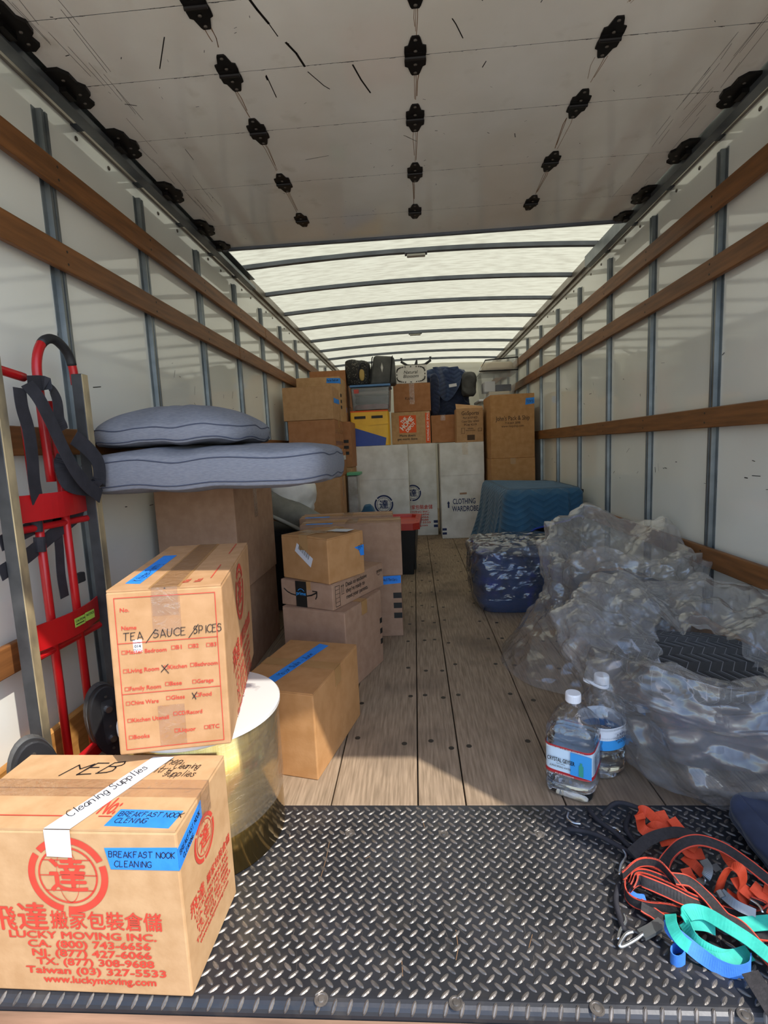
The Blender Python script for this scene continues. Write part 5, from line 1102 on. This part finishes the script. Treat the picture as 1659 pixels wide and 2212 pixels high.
webbing(t, [(1385, 1955, .028), (1405, 1968, .02), (1425, 1982, .018), (1440, 1992, .016)], 'strap_black', .026, (.75, .65, .1), edge='strap_red_edge')
webbing(t, [(1455, 1898, .06), (1490, 1905, .055), (1530, 1940, .045), (1565, 1980, .04), (1605, 2005, .035), (1660, 2070, .02), (1700, 2110, .01)], 'strap_black', .026, [(.7, .7, .1), (.75, .6, .1), (.8, .6, .1)], edge='strap_red_edge')
webbing(t, [(1345, 1892, .05), (1380, 1864, .06), (1420, 1866, .06), (1450, 1895, .055), (1478, 1930, .04), (1510, 1960, .02)], 'strap_black', .022, UP, edge='strap_red_edge')
def loc(t, l): return [p-t.location for p in wp(l)]
q = loc(t, [(1432, 1992, .018), (1408, 2008, .016), (1385, 2020, .014)])
MB().ribbon(q, .022, (.5, .8, 0), .006).build('hook_plate', 'galvanised', t)
MB().tube(smoothpath(loc(t, [(1390, 2016, .018), (1372, 2030, .012), (1345, 2044, .010), (1338, 2040, .012), (1352, 2018, .016), (1368, 2012, .018)]), 5), .0035, 8).build('snap_hook', 'bright_steel', t, smooth=True)
t = strap_thing('black strap with red edges arching high over the back of the heap', (1540, 1850))
webbing(t, [(1428, 1885, .02), (1440, 1855, .04), (1470, 1825, .07), (1510, 1815, .085), (1560, 1830, .085), (1610, 1862, .08), (1665, 1905, .07), (1710, 1940, .06)], 'strap_black', .026, [(.4, .6, .6), (.3, .8, .4), (.5, .8, .3), (.5, .8, .3)], edge='strap_red_edge')
webbing(t, [(1560, 1965, .02), (1600, 1975, .02), (1640, 1975, .02), (1655, 1960, .025), (1620, 1945, .03)], 'strap_black', .022, UP, edge='strap_red_edge')
webbing(t, [(1610, 2015, .012), (1650, 2020, .012), (1700, 2024, .012)], 'strap_black', .024, (0, 1, .1), edge='strap_red_edge')
# orange straps
t = strap_thing('orange strap standing up in a tall bright loop at the right of the heap', (1580, 1920))
webbing(t, [(1552, 1925, .02), (1562, 1895, .06), (1580, 1872, .085), (1600, 1880, .085), (1606, 1905, .06), (1600, 1930, .035), (1620, 1945, .02)], 'strap_orange', .026, [(.9, .3, .1), (.9, .35, .2), (.8, .5, .2), (.8, .5, .3)])
webbing(t, [(1588, 1895, .06), (1600, 1915, .05), (1625, 1935, .035), (1665, 1965, .02)], 'strap_orange', .024, (.7, .6, .3)); webbing(t, [(1572, 1930, .03), (1592, 1945, .02), (1612, 1952, .015)], 'strap_orange', .026, (.2, .9, .2))
webbing(t, [(1625, 1912, .05), (1650, 1935, .04), (1690, 1960, .03)], 'strap_orange', .026, (.5, .7, .4)); webbing(t, [(1650, 1915, .05), (1690, 1935, .05)], 'strap_orange', .024, (.3, .8, .4))
t = strap_thing('orange strap bunched in the shade below the open bag', (1440, 1800))
webbing(t, [(1385, 1770, .04), (1380, 1755, .045), (1395, 1752, .045), (1420, 1775, .04), (1440, 1800, .03), (1465, 1802, .03)], 'strap_orange', .024, [(.8, .3, .4), (.3, .6, .7), (.5, .5, .6), (.2, .9, .4)])
webbing(t, [(1383, 1768, .03), (1388, 1790, .03), (1410, 1802, .025), (1440, 1800, .03), (1420, 1785, .04), (1398, 1795, .02)], 'strap_orange', .024, [(.8, .3, .4), (.5, .3, .8), (0, .5, .9), (.2, .6, .7)])
for a in ([(1425, 1752, .05), (1438, 1775, .04), (1450, 1795, .03)], [(1450, 1768, .05), (1470, 1792, .04), (1495, 1815, .03)], [(1425, 1820, .04), (1455, 1815, .05), (1480, 1822, .05), (1505, 1835, .05)], [(1475, 1822, .05), (1488, 1842, .04), (1520, 1845, .04)], [(1478, 1850, .03), (1500, 1868, .03), (1520, 1890, .02)], [(1480, 1875, .03), (1490, 1895, .02), (1500, 1910, .02)], [(1562, 1830, .06), (1575, 1855, .06), (1590, 1880, .05)]):
    webbing(t, a, 'strap_orange', .024, [(.8, .4, .3), (.6, .7, .3)])
# plain black straps and cords
t = strap_thing('plain black strap and cord tangle in the shade by the water jug', (1350, 1810))
webbing(t, [(1365, 1845, .03), (1400, 1815, .05), (1440, 1800, .06), (1480, 1800, .06), (1520, 1820, .05)], 'strap_black', .026, [(.4, .7, .5), (.3, .9, .3), (.4, .8, .4)])
for l in ([(1270, 1745, .01), (1290, 1770, .012), (1330, 1800, .012), (1370, 1840, .012), (1420, 1885, .012)], [(1225, 1790, .01), (1280, 1800, .012), (1340, 1830, .012), (1390, 1865, .012), (1425, 1895, .012)], [(1300, 1760, .02), (1330, 1735, .03), (1370, 1742, .03), (1400, 1760, .03)], [(1340, 1900, .015), (1330, 1940, .015), (1338, 1980, .012), (1348, 2010, .012)], [(1360, 1760, .01), (1352, 1790, .01), (1380, 1830, .012)]):
    MB().tube([p-t.location for p in smoothpath(wp(l), 6)], .006, 7).build('cord', 'webbing_black', t, smooth=True)
for l in ([(1345, 1835, .012), (1352, 1850, .014), (1342, 1868, .014), (1338, 1890, .014)], [(1348, 1975, .014), (1352, 1990, .014), (1340, 2010, .012), (1335, 2030, .010)], [(1228, 1755, .010), (1226, 1768, .010), (1240, 1778, .010), (1255, 1780, .010)], [(1322, 1788, .012), (1332, 1790, .014), (1340, 1798, .012)]):
    MB().tube([p-t.location for p in smoothpath(wp(l), 5)], .0035, 7).build('wire_hook', 'bright_steel', t, smooth=True)
webbing(t, [(1620, 2100, .03), (1645, 2140, .025), (1670, 2180, .02), (1690, 2210, .02)], 'strap_black', .03, (.8, .4, .3))
rt = strap_thing('steel ratchet buckle with grey lever lying among the orange loops', (1600, 1960))
webbing(rt, [(1558, 1928, .045), (1590, 1955, .04), (1632, 1975, .035)], 'galvanised', .018, (.4, .6, .6), 'lever', th=.006)
MB().tube(smoothpath(loc(rt, [(1618, 1942, .04), (1638, 1955, .04), (1648, 1972, .035)]), 4), .003, 7).build('wire_bail', 'bright_steel', rt, smooth=True); MB().cyl(*loc(rt, [(1553, 1925, .045), (1562, 1940, .04)]), .008, .008, 10).build('spindle', 'galvanised', rt)
rt2 = strap_thing('worn grey curved ratchet lever standing in the shade behind the strap loops', (1520, 1890))
webbing(rt2, [(1520, 1858, .055), (1530, 1875, .05), (1524, 1895, .04), (1506, 1910, .03)], 'galvanised', .018, [(.8, .2, .4), (.9, .2, .3), (.7, .6, .3)], 'lever', th=.004); webbing(rt2, [(1540, 1868, .05), (1552, 1882, .045)], 'galvanised', .018, (.3, .8, .3), 'catch_plate', th=.004)
